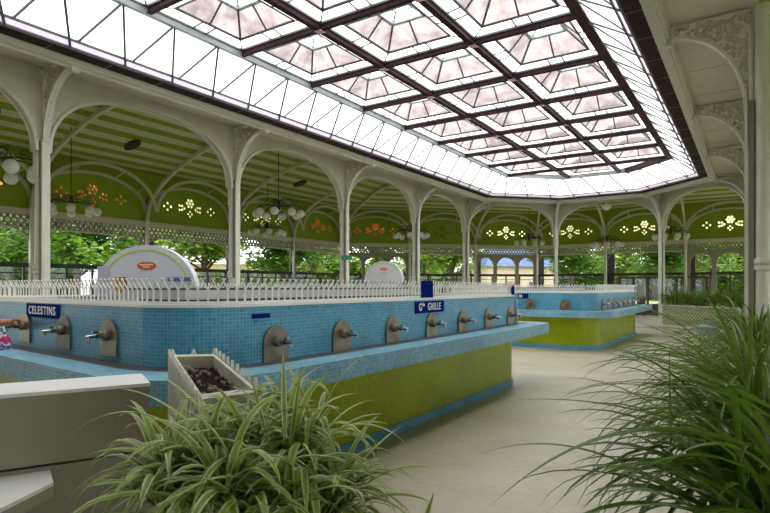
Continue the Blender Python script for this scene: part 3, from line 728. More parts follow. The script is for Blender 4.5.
mb = MB(); mb.box((.02, -.056, 1.53), (.36, .008, .22)); mb.build('text_panel', mat('pale_print', (.58, .58, .60), .5), b1_)
mb = MB(); mb.box((.50, -.056, 1.60), (.34, .008, .05)); mb.build('title_bar', M_blueprint, b1_)
c = at(384, 287, 15.3); dome_board((c.x, c.y), -PI/2+TH*.2, 1.17, 2.21, 'small white domed board with orange oval emblem between two left columns')

# exit sign on column
p = Vector((UL+.2, TN+5*D)); q = at(342, 258, 16.0)
sign('exit_sign', 'small green exit sign fixed across the third left column', (UL+.195, TN+5*D-.09, q.z), -.6, .32, .12, m=M_exit)

# ------------------------------------------------------------------ chandeliers, vents
def chandelier():
    o = empty('chandelier'); zt = 0
    s = MB(); s.tube([(0, 0, .0), (0, 0, -1.0)], .012, 6); s.build('rod', M_black, o)
    f = MB(); f.lathe([(.001, -.16), (.05, -.10), (.07, 0), (.05, .1), (.02, .2), (.001, .22)], n=12); n = 8
    for k_ in range(n):
        a = 2*PI*k_/n; e_ = Vector((math.cos(a), math.sin(a), 0)); z = Vector((0, 0, 1)); L = .68
        f.tube([e_*.04, e_*L*.5+z*.03, e_*(L-.06)-z*.0, e_*L-z*.05, e_*L-z*.10], .014, 6)
        sp = [e_*(L*.72+.10*(1-t/9)*math.cos(t*.8))+z*(.1+.09*(1-t/9)*math.sin(t*.8)) for t in range(9)]; f.tube(sp, .009, 5)
        sp = [e_*(.16+.12*(1-t/9)*math.cos(PI-t*.8))+z*(.13+.11*(1-t/9)*math.sin(PI-t*.8)) for t in range(9)]; f.tube(sp, .009, 5)
        f.lathe([(.05, -.12), (.05, -.10), (.02, -.08)], c=e_*L, n=10)
    f.build('iron_frame', M_black, o, smooth=True)
    for k_ in range(n):
        a = 2*PI*k_/n; g_ = MB(); g_.sphere((.68*math.cos(a), .68*math.sin(a), -.235), .13, 16, 10); g_.build('globe', M_globe, o, smooth=True)
    return o
def ceil_z(x, y):      # height of the ceiling at a point (left and right aisles and the far bays)
    offs = max(UL-x, x-UR, (y-(T4+D*S2)), ((UL-x)+(y-T4))*S2, ((x-UR)+(y-T4))*S2)
    for (o0, z0), (o1, z1) in zip(VP[:-1], VP[1:]):
        if -o0 <= offs <= -o1: return EYE+z0+(z1-z0)*((offs+o0)/(o0-o1))
    return EYE+4.4
ch = chandelier(); rodz = KIDS[ch.as_pointer()][0]
rodmesh = rodz.data
spots = [(-11.5, 4.49, 2.35, 'black chandelier of white globes cut by the left edge of the picture'),
         (-16.75, 8.54, 2.50, 'black chandelier with white globes just right of the nearest left column'),
         (-12.3, 12.59, 2.52, 'larger looking black chandelier, upper of the two between the second and third left columns'),
         (-16.9, 16.64, 2.50, 'black chandelier hanging lower behind another, between second and third left columns'),
         (-12.3, 20.69, 2.45, 'black chandelier with white globes seen behind the fourth left column'),
         (-9.3, 27.2, 2.45, 'black chandelier with white globes left of the middle far column'),
         (-5.9, 28.6, 2.30, 'black chandelier under the small white box, between the two far columns'),
         (-3.0, 27.7, 2.48, 'black chandelier with globes behind the column at the lattice planter')]
for i, (x, y, v, lb) in enumerate(spots):
    o = ch if i == 0 else dup(ch)
    o.location = (x, y, EYE+v); o.rotation_euler = (0, 0, i*.3); tag(o, lb, 'chandelier', 'globe chandeliers')
    r_ = KIDS[o.as_pointer()][0]; zc = ceil_z(x, y)-(EYE+v)+.02; me = rodmesh.copy()
    for vv in me.vertices:
        if vv.co.z > -.5: vv.co.z = zc
        else: vv.co.z = 0
    r_.data = me
def vent():
    o = empty('ceiling_vent')
    loops = [circ(0, 0, .19, 24, 2.0)]; plate(loops, .05, Matrix.Identity(4), 'housing', M_dark, o)
    mb = MB()
    for k_ in range(-4, 5): mb.box((k_*.07, 0, -.035), (.02, .30*math.sqrt(1-(k_/5.6)**2), .02))
    mb.build('grille', M_brown, o)
    return o
vt = vent()
for i, (t, lb) in enumerate(((6.52, 'dark oval ceiling vent at the top left edge'), (10.57, 'dark oval ceiling vent over the first full left arch'), (14.62, 'dark oval ceiling vent partly hidden left of the second column'),
                              (18.66, 'dark oval ceiling vent right of the large chandelier'), )):
    o = vt if i == 0 else dup(vt)
    z = ceil_z(-16.9, t)-.05; o.location = (-16.9, t, z); o.rotation_euler = (0, -.24, 0); tag(o, lb, 'vent', 'oval ceiling vents')
# little white device on the far arch
o = empty('white_lamp', ((C[2].x+C[3].x)/2, C[2].y, 4.70), 0, 'small white box lamp under the far middle arch', 'lamp')
mb = MB(); mb.box((0, 0, .05), (.34, .12, .14)); mb.box((0, 0, .16), (.06, .06, .12)); mb.build('housing', M_white, o); mb = MB(); mb.lathe([(.001, -.13), (.10, -.09), (.13, 0), (.13, .02)], n=16); mb.build('shade', M_white, o, smooth=True)

# ------------------------------------------------------------------ foreground cream counter, lower left
dA, dB = Vector((.442, .896)), Vector((-.896, .442)); P0 = Vector((-2.36, 1.56))
def pt(s, dep): return tuple(P0-dA*s+dB*dep)       # s leftwards along the front, dep backwards
o = empty('laminate_counter', (P0.x, P0.y, 0), 0, 'cream laminate counter in the lower left corner with pale top', 'counter')
def loc(poly): return [(x-P0.x, y-P0.y) for x, y in poly]
def ccw(poly):
    a = sum(poly[i][0]*poly[(i+1) % len(poly)][1]-poly[(i+1) % len(poly)][0]*poly[i][1] for i in range(len(poly))); return poly if a > 0 else poly[::-1]
mb = MB(); mb.prism(ccw(loc([pt(0, 0), pt(1.7, 0), pt(1.7, .32), pt(0, .32)])), .735, 1.035); mb.build('upper_box', M_laminate, o)
mb = MB(); mb.prism(ccw(loc([pt(-.006, -.006), pt(1.706, -.006), pt(1.706, .326), pt(-.006, .326)])), 1.035, 1.05); mb.build('top_panel', M_lamtop, o)
mb = MB(); mb.prism(ccw(loc([pt(.01, .008), pt(1.68, .008), pt(1.68, .3), pt(.01, .3)])), 0, .722); mb.build('lower_box', M_laminate, o)
mb = MB(); mb.prism(ccw(loc([pt(.04, .03), pt(1.66, .03), pt(1.66, .28), pt(.04, .28)])), .722, .735); mb.build('shadow_gap', M_dark, o)  # dark strip filling the groove in place of its shade
A_, B_, C_ = at(48, 471.5, 2.4), at(53.5, 483, 2.26), at(-40, 530, 1.82)
sh = ccw(loc([pt(.40, .02), (B_.x, B_.y), (C_.x, C_.y), pt(1.5, .02)]))
mb = MB(); mb.prism(sh, .645, .69); mb.build('side_shelf', M_laminate, o); mb = MB(); mb.prism(sh, .69, .705); mb.build('shelf_top', M_lamtop, o)

# ------------------------------------------------------------------ planters
def leaf(mb, base, dirv, L, wd, rise, droop, n=10, twist=0):
    dirv = dirv.normalized(); side = Vector((-dirv.y, dirv.x, 0)); pts = []; p = Vector(base); el = rise
    for k_ in range(n+1):
        t = k_/n; pts.append(p.copy()); e_ = el-(droop)*t**1.3; p = p+(dirv*math.cos(e_)+Vector((0, 0, 1))*math.sin(e_))*L/n
    prev = None
    for k_ in range(n):
        def sec(i):
            t = i/n; w_ = wd*min(1, .45+2.2*t)*(1-t**3.2)**.8 if t < 1 else 0.0004
            c = pts[i]; tw = twist*t; sd = side*math.cos(tw)+Vector((0, 0, 1))*math.sin(tw)
            up = Vector((0, 0, w_*.22)); return c-sd*w_/2+up, c, c+sd*w_/2+up
        a, b2 = sec(k_), sec(k_+1)
        mb.face([a[0], a[1], b2[1], b2[0]], [(0, k_/n), (.5, k_/n), (.5, (k_+1)/n), (0, (k_+1)/n)])
        mb.face([a[1], a[2], b2[2], b2[1]], [(.5, k_/n), (1, k_/n), (1, (k_+1)/n), (.5, (k_+1)/n)])
def tuft(mb, c, n, L, wd, rnd, spread=(.0, 6.28), rise=(.7, 1.45), droop=(1.2, 2.6)):
    for _ in range(n):
        a = rnd.uniform(*spread); d = Vector((math.cos(a), math.sin(a), 0)); l = L*rnd.uniform(.55, 1.1)
        leaf(mb, c+Vector((rnd.uniform(-.02, .02), rnd.uniform(-.02, .02), 0)), d, l, wd*rnd.uniform(.7, 1.15), rnd.uniform(*rise), rnd.uniform(*droop), twist=rnd.uniform(-.5, .5))
# dry picket planter
pa, pb, pc, pd = at(172, 354.5, 2.90), at(214, 353.5, 2.93), at(260, 390, 1.88), at(200, 398, 1.75)
zt = 1.145
Q = [Vector((p.x, p.y)) for p in (pd, pc, pb, pa)]
cen = sum(Q, Vector((0, 0)))/4
o = empty('picket_planter', (cen.x, cen.y, 0), 0, 'narrow whitish planter box edged with pickets, holding dry soil', 'planter')
Ql = [q-cen for q in Q]; Qi = [q*.86 for q in Ql]
mb = MB()
for i in range(4):
    j = (i+1) % 4; a, b2, ai, bi = Ql[i], Ql[j], Qi[i], Qi[j]
    mb.face([(*a, .84), (*b2, .84), (*b2, zt), (*a, zt)]); mb.face([(*ai, .84), (*bi, .84), (*bi, zt), (*ai, zt)]); mb.face([(*a, zt), (*b2, zt), (*bi, zt), (*ai, zt)])
mb.face([(*q, .84) for q in Ql]); mb.build('box', M_zinc, o)
mb = MB(); mb.face([(*q, zt-.06) for q in Qi]); so_ = mb.build('soil', M_soil, o)
mb = MB(); rs = random.Random(5)
for _ in range(70):
    a, b2 = rs.random(), rs.random(); q = lerp(lerp(Qi[0], Qi[1], a), lerp(Qi[3], Qi[2], a), b2); r_ = rs.uniform(.004, .011)
    mb.sphere((q.x, q.y, zt-.055+rs.uniform(0, .01)), r_, 5, 4)
mb.build('gravel', mat('pale_grit', (.32, .26, .20), .9, noise=.6, nscale=30), so_)['kind'] = 'stuff'
mb = MB()
for i in range(4):
    a, b2 = Ql[i], Ql[(i+1) % 4]; L = (b2-a).length; d = (b2-a)/L; nrm = Vector((d.y, -d.x)); n = max(2, round(L/.125))
    for k_ in range(n+1):
        p = a+d*L*k_/n+nrm*.012
        sd = Vector((d.x, d.y, 0))*.015; zz = Vector((0, 0, 1)); b0 = Vector((p.x, p.y, 0)); th_ = Vector((nrm.x, nrm.y, 0))*.006
        zz_ = zt-.06 if i == 0 else zt
        prof = [(-1, .80), (1, .80), (1, zz_), (0, zz_+.03), (-1, zz_)]
        fr1 = [b0+sd*x+zz*z+th_ for x, z in prof]; bk = [b0+sd*x+zz*z-th_ for x, z in prof]
        mb.face(fr1); mb.face(bk[::-1])
        for e in range(5): mb.face([fr1[e], bk[e], bk[(e+1) % 5], fr1[(e+1) % 5]])
    mb.bar((*(a+nrm*.006), 1.02), (*(b2+nrm*.006), 1.02), .014, .02); mb.bar((*(a+nrm*.006), .86), (*(b2+nrm*.006), .86), .014, .02)
mb.build('picket_edging', M_fence, o)
for i in (0, 1, 2, 3):
    q = Ql[i]*.85; mb = MB(); mb.tube([(q.x, q.y, 0), (q.x, q.y, .84)], .018, 8); mb.build('leg', M_zinc, o)
# spider plants in the foreground
c0 = at(262, 500, 1.42)
trough = empty('plant_trough', (c0.x, c0.y, 0), TH, 'brown trough under the variegated plant in the foreground', 'planter')
mb = MB(); mb.box((0, 0, .39), (.50, .26, .74)); mb.build('box', M_brown, trough)
mb = MB(); mb.box((0, 0, .765), (.46, .22, .02)); mb.build('soil', M_soil, trough)
rs = random.Random(21); mb = MB()
for (px, py, Z, n, L) in ((250, 478, 1.50, 60, .36), (205, 486, 1.47, 55, .36), (165, 500, 1.42, 50, .34), (300, 478, 1.50, 50, .36), (340, 512, 1.45, 34, .32), (285, 455, 1.66, 40, .32), (290, 515, 1.36, 44, .34), (225, 515, 1.34, 44, .34), (310, 450, 1.62, 30, .32), (290, 415, 1.75, 16, .26), (180, 530, 1.38, 40, .34), (250, 540, 1.32, 40, .34), (320, 535, 1.40, 36, .32), (230, 500, 1.28, 30, .30)):
    p = at(px, py, Z); tuft(mb, p, n, L, .024, rs, rise=(.5, 1.55), droop=(.9, 3.1))
for tx, ty, Z, x0, y0, wd in ((68, 436, 1.5, 215, 470, .018),):
    pass
# a few long single leaves reaching out
def reach(mb, a, b2, hgt, wd, n=14):
    a, b2 = Vector(a), Vector(b2); d = b2-a; side = Vector((-d.y, d.x, 0)).normalized(); pts = [a+d*(k_/n)+Vector((0, 0, hgt*4*(k_/n)*(1-k_/n))) for k_ in range(n+1)]
    for k_ in range(n):
        def sec(i):
            t = i/n; w_ = wd*min(1, .5+2*t)*max(.02, (1-t**3)); return pts[i]-side*w_/2+Vector((0, 0, w_*.2)), pts[i], pts[i]+side*w_/2+Vector((0, 0, w_*.2))
        p, q = sec(k_), sec(k_+1)
        mb.face([p[0], p[1], q[1], q[0]], [(0, k_/n), (.5, k_/n), (.5, (k_+1)/n), (0, (k_+1)/n)]); mb.face([p[1], p[2], q[2], q[1]], [(.5, k_/n), (1, k_/n), (1, (k_+1)/n), (.5, (k_+1)/n)])
def rel(mb, o): mb.v = [(x-o.location.x, y-o.location.y, z-o.location.z) for x, y, z in mb.v]
for (x0, y0, x1, y1, h, w_) in ((215, 470, 69, 436, .10, .016), (240, 480, 108, 388, .06, .014), (245, 470, 146, 369, .04, .016), (330, 505, 403, 425, .02, .02), (330, 490, 400, 512, .07, .02), (290, 450, 302, 362, .0, .02), (270, 450, 250, 374, .0, .018),
                                (300, 470, 374, 400, .04, .018), (150, 500, 97, 480, .05, .02), (200, 500, 125, 405, .05, .02), (285, 440, 283, 350, 0, .016), (420, 540, 434, 492, 0, .02)):
    reach(mb, at(x0, y0, 1.42), at(x1, y1, 1.45), h, w_)
pl = empty('spider_plant', (c0.x, c0.y, .825), 0, 'variegated plant with pale edged arching leaves, foreground left of centre', 'plant'); rel(mb, pl)
mb.build('leaves', L_spider, pl, merge=True, smooth=True)

# right row of planters with long arching leaves, between the camera and the far end
def planter_run(t0, t1, lb):
    o = empty('row_planter', (.10, (t0+t1)/2, 0), 0, lb, 'planter', 'planters along the right row'); L = t1-t0
    mb = MB(); mb.box((0, 0, .42), (.40, L, .84)); mb.build('box', M_zinc, o); mb = MB(); mb.box((0, 0, .85), (.34, L-.06, .03)); mb.build('soil', M_soil, o); return o
planter_run(1.15, 2.62, 'nearest planter trough hidden under the arching leaves at the right edge')
planter_run(2.75, 4.15, 'second planter trough of the right row, beneath dense leaves')
planter_run(4.85, 7.9, 'farther planter trough of the right row beyond the near column')
def grass_plant(name, lb, crowns, m, seed, n, L, wd, z=.87):
    mb = MB(); rs = random.Random(seed); x0, y0 = crowns[0]
    for x, y in crowns: tuft(mb, Vector((x, y, z)), n, L, wd, rs, rise=(.4, 1.35), droop=(1.1, 2.5))
    o = empty(name, (x0, y0, z), 0, lb, 'plant', 'arching plants of the right row'); rel(mb, o); return o, mb
o, mb = grass_plant('arching_plant', 'big dark green plant with long arching leaves at the lower right', [(.10, 1.40), (.0, 1.65), (.12, 1.85), (-.04, 2.05), (.1, 2.3), (.02, 2.5)], L_grass, 4, 85, .60, .022)
tmp = MB()
for (x0, y0, Z0_, x1, y1, Z1_, h, w_) in ((810, 478, 1.15, 488, 508, 1.35, .14, .034), (800, 425, 1.3, 600, 347, 1.9, .03, .034), (800, 475, 1.4, 505, 401, 1.7, .065, .018), (705, 515, 1.3, 473, 457, 1.6, .09, .018), (672, 500, 1.6, 669, 343, 1.6, .0, .017),
                                       (820, 530, 1.1, 600, 500, 1.2, .12, .022), (800, 440, 1.25, 640, 395, 1.5, .06, .022), (800, 505, 1.05, 660, 470, 1.15, .08, .026), (760, 400, 1.7, 585, 372, 2.0, .10, .016), (780, 560, 1.1, 545, 515, 1.25, .15, .022), (790, 460, 1.2, 700, 380, 1.4, .03, .02)):
    reach(tmp, at(x0, y0, Z0_), at(x1, y1, Z1_), h, w_)
rel(tmp, o)
mb.build('leaves', L_grass, o, smooth=True); tmp.build('long_leaves', L_long, o, smooth=True)
o, mb = grass_plant('arching_plant', 'mid green striped plant behind the big one in the right row', [(.05, 2.9), (.0, 3.2), (.1, 3.5), (.0, 3.8), (.1, 4.05), (.0, 2.7)], L_grassl, 9, 110, .85, .018); mb.build('leaves', L_grassl, o, smooth=True)
o, mb = grass_plant('arching_plant', 'farther arching plant beyond the near right column', [(.05, 5.0+.5*k_) for k_ in range(6)], L_grass, 12, 80, .80, .018); mb.build('leaves', L_grass, o, smooth=True)

# lattice planter between far columns
a, b2 = Vector((C[3].x, C[3].y)), Vector((C[4].x, C[4].y)); d = (b2-a).normalized(); nrm = Vector((d.y, -d.x)); L = (b2-a).length-.5; mid = (a+b2)/2+nrm*.05
o = empty('lattice_planter', (mid.x, mid.y, 0), math.atan2(d.y, d.x), 'long cream planter with diagonal lattice front between far right columns', 'planter')
mb = MB(); mb.box((0, .05, .42), (L, .34, .80)); mb.box((0, .05, .02), (L, .36, .04)); mb.build('box', mat('olive_box', (.30, .34, .09), .7), o)
mb = MB(); n = 24
for k_ in range(-8, n):
    x0 = -L/2+k_*L/n; x1 = x0+.82
    xa, za = x0, .06
    if xa < -L/2: za += (-L/2-xa)*.9; xa = -L/2
    xb, zb = x1, .8
    if xb > L/2: zb -= (xb-L/2)*.9; xb = L/2
    if xb > xa: mb.bar((xa, -.15, za), (xb, -.15, zb), .02, .022, up=Vector((0, 1, 0)))
mb.box((0, -.15, .82), (L, .05, .05)); mb.box((0, -.15, .05), (L, .05, .05)); mb.box((-L/2, -.15, .42), (.05, .05, .82)); mb.box((L/2, -.15, .42), (.05, .05, .82))
mb.build('lattice', M_fence, o)
mb = MB(); mb.box((0, .05, .83), (L-.1, .28, .03)); mb.build('soil', M_soil, o)
mb = MB(); rs = random.Random(31)
for k_ in range(16): tuft(mb, Vector((-L/2+.15+k_*(L-.3)/15, .05, .84)), 60, .80, .04, rs, rise=(.5, 1.5), droop=(.8, 2.4))
pl = empty('trailing_grass', (mid.x, mid.y, 0), math.atan2(d.y, d.x), 'green grassy plants filling the lattice planter', 'plant'); mb.build('leaves', L_grassl, pl)
# small grey-blue bag on the floor by the lattice
q = at(708, 333, 17.2); o = empty('floor_bag', (q.x, q.y, 0), .4, 'small grey blue bag on the floor before the lattice planter', 'bag')
mb = MB(); mb.lathe([(.001, 0), (.2, 0), (.26, .1), (.24, .25), (.12, .36), (.05, .40), (.001, .40)], n=14); mb.v = [(x*1.3, y*.7, z) for x, y, z in mb.v]; mb.build('body', mat('blue_grey_cloth', (.25, .33, .42), .7, noise=.2, nscale=9), o, smooth=True)
mb = MB(); mb.tube([(-.12, 0, .36), (-.08, 0, .5), (.08, 0, .5), (.12, 0, .36)], .012, 6); mb.build('handle', M_dark, o)

# ------------------------------------------------------------------ person at the left edge
def skin_body(name, joints, edges, rad, m, loc_, root=0, parent=None, sub=2):
    me = bpy.data.meshes.new(name); me.from_pydata([Vector(j) for j in joints], edges, []); o = bpy.data.objects.new(name, me); link(o, parent)
    o.location = loc_
    sk = o.modifiers.new('skin', 'SKIN'); sk.use_smooth_shade = True
    if not me.skin_vertices: me.attributes.new('skin_vertex', 'FLOAT', 'POINT') if False else None
    bm = bmesh.new(); bm.from_mesh(me); ly = bm.verts.layers.skin.verify()
    for v, r_ in zip(bm.verts, rad): v[ly].radius = (r_, r_) if not isinstance(r_, tuple) else r_; v[ly].use_root = False
    bm.verts.ensure_lookup_table(); bm.verts[root][ly].use_root = True; bm.to_mesh(me); bm.free()
    s = o.modifiers.new('sub', 'SUBSURF'); s.levels = sub; s.render_levels = sub
    dg = bpy.context.evaluated_depsgraph_get(); dg.update(); m2 = bpy.data.meshes.new_from_object(o.evaluated_get(dg)); o.modifiers.clear(); o.data = m2; m2.materials.clear(); m2.materials.append(m)
    for p in m2.polygons: p.use_smooth = True
    return o
M_skin = mat('skin', (.42, .17, .10), .5, noise=.08, nscale=12)
px, py = -6.22, 1.64
po = empty('person', (px, py, 0), 0, 'person at left edge reaching a bare arm to a fountain tap', 'person')
hx, hy, hz = -5.73-px, 2.37-py, 1.175      # wrist, close to the spout
J = [(0, 0, .95), (0, .0, 1.12), (0, .03, 1.3), (0, .05, 1.45), (0, .06, 1.53), (.0, .09, 1.62), (0, .10, 1.70), (0, .08, 1.77),      # pelvis .. head
     (.17, .06, 1.41), (.30, .22, 1.27), (hx-.06, hy-.24, 1.20), (hx-.01, hy-.07, hz), (hx+.02, hy+.02, hz+.005),     # right arm to the tap
     (-.17, .05, 1.41), (-.25, .02, 1.15), (-.22, .14, .95), (-.2, .2, .88),
     (.09, 0, .88), (.10, .02, .50), (.10, -.02, .09), (.11, .12, .04), (-.09, 0, .88), (-.10, .02, .50), (-.10, -.02, .09), (-.11, .12, .04)]
E = [(0, 1), (1, 2), (2, 3), (3, 4), (4, 5), (5, 6), (6, 7), (3, 8), (8, 9), (9, 10), (10, 11), (11, 12), (3, 13), (13, 14), (14, 15), (15, 16), (0, 17), (17, 18), (18, 19), (19, 20), (0, 21), (21, 22), (22, 23), (23, 24)]
Rd = [.14, .125, .145, .10, .055, .085, .095, .07, .065, .048, .043, .032, .036, .065, .045, .03, .03, .09, .06, .04, .035, .09, .06, .04, .035]
skin_body('body', J, E, Rd, M_skin, (0, 0, 0), parent=po)
# fingers closing on the spout
fJ = []; k0 = Vector((hx+.02, hy+.02, hz+.005))
for i, (dx, l) in enumerate(((-.03, .95), (-.01, 1.05), (.01, 1.0), (.03, .8))):
    b0 = k0+Vector((dx*.5, 0, .018-abs(dx)*.2)); pts = [b0, b0+Vector((dx*.5, .035*l, .006)), b0+Vector((dx*.6, .055*l, -.016)), b0+Vector((dx*.6, .048*l, -.04))]
    skin_body('finger', pts, [(0, 1), (1, 2), (2, 3)], [.013, .0115, .0105, .009], M_skin, (0, 0, 0), parent=po, sub=1)
b0 = k0+Vector((.02, -.015, -.018)); skin_body('thumb', [b0, b0+Vector((.025, .025, -.012)), b0+Vector((.018, .055, -.02))], [(0, 1), (1, 2)], [.013, .011, .009], M_skin, (0, 0, 0), parent=po, sub=1)
mb = MB(); mb.lathe([(.20, .62), (.19, .80), (.17, .97), (.15, 1.12), (.19, 1.33), (.17, 1.43), (.08, 1.49)], n=20); mb.v = [(x*1.15, y*.8+.03, z) for x, y, z in mb.v]
mb.build('dress', mat('magenta_floral_cloth', (.45, .08, .22), .7, noise=.9, nscale=18), po, smooth=True)
mb = MB(); mb.sphere((0, .06, 1.73), .118, 14, 10); mb.v = [(x, y if y < .1 else .1+(y-.1)*.25, z if z > 1.62 else 1.62+(z-1.62)*1.6) for x, y, z in mb.v]; mb.build('hair', mat('brown_hair', (.05, .025, .012), .7), po, smooth=True)
mb = MB(); mb.sphere((0, .205, 1.66), .016, 8, 6); 
mb.v = [(x, y, z) for x, y, z in mb.v]; mb.build('nose', M_skin, po, smooth=True)
mb = MB()
for s_ in (-1, 1): mb.sphere((s_*.034, .178, 1.695), .013, 8, 6)
mb.build('eyes', M_white, po, smooth=True)
mb = MB(); mb.box((0, .183, 1.615), (.045, .012, .01)); mb.build('mouth', mat('lips', (.4, .08, .07), .5), po)
# floral pouch resting on the ledge by the hand
q = Vector((-5.60, 2.24)); o = empty('floral_pouch', (q.x, q.y, .94), .3, 'small magenta and white floral pouch on the ledge below the hand', 'bag')
mb = MB(); mb.lathe([(.001, .0), (.06, 0), (.085, .04), (.08, .10), (.05, .135), (.06, .155), (.045, .16)], n=14); mb.v = [(x*1.25, y*.55, z) for x, y, z in mb.v]
fp = mat('floral_print', (.55, .15, .35), .7, noise=1.0, nscale=15); cr_ = [n_ for n_ in fp.node_tree.nodes if n_.type == 'VALTORGB'][0].color_ramp; cr_.interpolation = 'CONSTANT'
cr_.elements[0].color = (.55, .03, .16, 1); cr_.elements[0].position = 0; cr_.elements[1].color = (.8, .75, .78, 1); cr_.elements[1].position = .47; e_ = cr_.elements.new(.56); e_.color = (.05, .06, .35, 1); e_ = cr_.elements.new(.62); e_.color = (.75, .55, .6, 1)
mb.build('body', fp, o, smooth=True)
mb = MB(); mb.tube([(-.05, 0, .15), (-.03, 0, .20), (.03, 0, .20), (.05, 0, .15)], .006, 6); mb.build('strap', M_white, o)

# ------------------------------------------------------------------ far aisle furnishing
q = at(662, 300, 29.5); o = empty('glazed_cabinet', (q.x, q.y, 0), TH-.25, 'dark wooden glazed cabinet row behind the far lattice planter', 'cabinet')
mb = MB()
for k_ in range(7): mb.box((-2.1+k_*.7, 0, 1.0), (.08, .25, 2.0))
mb.box((0, 0, 2.02), (4.4, .3, .08)); mb.box((0, 0, .3), (4.3, .25, .6)); mb.build('frame', M_brown, o)
mb = MB(); mb.box((0, .1, 1.35), (4.1, .03, 1.2)); mb.build('glass', G_pane, o)
for k_ in range(6):
    mb = MB(); mb.box((-1.75+k_*.7, .0, 1.3), (.26, .04, .55)); mb.build('notice', mat('pale_paper', (.45, .47, .55), .6), o)
q = at(318, 280, 24); 
for i, (px_, Z, wd, ht, col, nm, lb) in enumerate(((360, 25, .22, 1.85, (.12, .42, .62), 'banner_stand', 'light blue banner stand left of the small domed board'),
                                    (326, 26, .9, 1.55, (.02, .05, .04), 'low_kiosk', 'dark green low kiosk behind the third left column'),
                                    (285, 27, .8, 1.75, (.5, .5, .48), 'ticket_booth', 'pale booth by the garden seen left of the third left column'))):
    q = at(px_, 287, Z); o = empty(nm, (q.x, q.y, 0), TH, lb, nm.split('_')[-1])
    mb = MB(); mb.box((0, 0, ht/2+.03), (wd, .08 if i == 0 else .5, ht)); mb.build('panel', mat(nm, col, .5), o)
    mb = MB(); mb.box((0, 0, .02), (wd*1.1, .3 if i == 0 else .6, .04)); mb.build('base', M_dark, o)
    mb = MB(); mb.box((0, 0, ht+.06), (wd*1.05, .12 if i == 0 else .56, .06)); mb.build('top_rail', M_dark, o)
# chairs in the far aisle
def chair():
    o = empty('garden_chair')
    mb = MB(); mb.box((0, 0, .45), (.42, .42, .04)); mb.build('seat', M_brown, o); mb = MB(); mb.box((0, .2, .75), (.40, .03, .34)); mb.build('backrest', M_brown, o)
    for x in (-.18, .18):
        for y in (-.18, .2): mb = MB(); mb.bar((x, y, 0), (x, y, .45 if y < 0 else .9), .03); mb.build('leg', M_dark, o)
    return o
cc = chair()
for i, (px_, Z, lb) in enumerate(((497, 29, 'dark red chair in the far aisle, right of the left corner column'), (478, 30, 'dark red chair in the far aisle, just beyond the left corner column'), (452, 30, 'dark red chair in the far aisle, left of the corner column'), (640, 28, 'dark red chair by the far cabinet'))):
    o = cc if i == 0 else dup(cc)
    q = at(px_, 287, Z); o.location = (q.x, q.y, 0); o.rotation_euler = (0, 0, TH+i); tag(o, lb, 'chair', 'far aisle chairs')

# ------------------------------------------------------------------ garden
def tree_proto(name, seed, H, CR, nl, m, low=2.4, lsz=.16):
    rs = random.Random(seed); o = empty(name); t = MB(); tips = []
    t.tube([(0, 0, -.05), (.05, 0, 1.2), (.0, .08, 2.4), (.1, 0, H*.6)], [.24, .19, .17, .1], 9)
    for k_ in range(13):
        a = 2*PI*k_/13+rs.uniform(-.3, .3); z0 = rs.uniform(2.0, H*.55); l = CR*rs.uniform(.6, .95); e = Vector((math.cos(a), math.sin(a), 0)); z1 = z0+rs.uniform(.6, H*.42)
        p = [Vector((0, 0, z0)), e*l*.35+Vector((0, 0, lerp(z0, z1, .5))), e*l*.7+Vector((rs.uniform(-.3, .3), rs.uniform(-.3, .3), lerp(z0, z1, .8))), e*l+Vector((0, 0, z1))]; t.tube(p, [.09, .06, .04, .015], 6); tips += p[1:]
    t.build('trunk', M_bark, o, smooth=True)
    f = MB(); cl = [Vector((rs.gauss(0, .42)*CR, rs.gauss(0, .42)*CR, rs.uniform(low+.5, H))) for _ in range(46)]+tips
    for k_ in range(nl):
        c = rs.choice(cl); p = c+Vector((rs.gauss(0, .42), rs.gauss(0, .42), rs.gauss(0, .30)))
        if p.z < low: continue
        a = rs.uniform(0, 6.28); tl = rs.uniform(-.9, .9); s = lsz*rs.uniform(.6, 1.3); x = Vector((math.cos(a), math.sin(a), tl*.6)).normalized()*s; y = Vector((-math.sin(a), math.cos(a), rs.uniform(-.8, .8))).normalized()*s*.6
        f.face([p-x, p-y, p+x, p+y])
    f.build('foliage', m, o, merge=False); return o
T1 = tree_proto('garden_tree', 11, 7.0, 2.7, 11000, L_tree); T2 = tree_proto('garden_tree', 12, 8.0, 2.9, 8000, L_tree2, low=2.2); T3 = tree_proto('garden_tree', 13, 6.2, 2.4, 4200, L_tree2, low=2.8)
tr = [(T1, -55, 28, 'dark green tree beyond the left picture edge'), (T1, 78, 27, 'dense dark green tree whose trunk stands left of the large domed board'), (T3, 205, 30, 'thin pale tree with open branches above the large domed board'),
      (T1, 10, 37, 'dense dark green tree at far left beyond the garden wall'), (T2, 140, 38, 'pale tree far behind the large domed board'), (T1, 285, 34, 'round green tree between the second and third left columns'),
      (T2, 378, 42, 'pale green tree behind the small domed board'), (T3, 452, 39, 'thin green tree seen left of the left corner column'), (T2, 312, 50, 'distant pale tree right of the round green one'),
      (T1, 572, 40, 'dark green tree with forked trunk in the middle far bay'), (T1, 668, 41, 'green tree behind the lattice planter column'), (T1, 778, 39, 'dark green tree in the right far bay near the edge'),
      (T2, 622, 50, 'distant pale green tree in the middle far bay'), (T2, 712, 51, 'distant pale tree in the right far bay'), (T2, 425, 53, 'distant pale tree just left of the house'), (T2, 210, 45, 'distant pale tree over the covered walk')]
seen = set(); tr2 = []
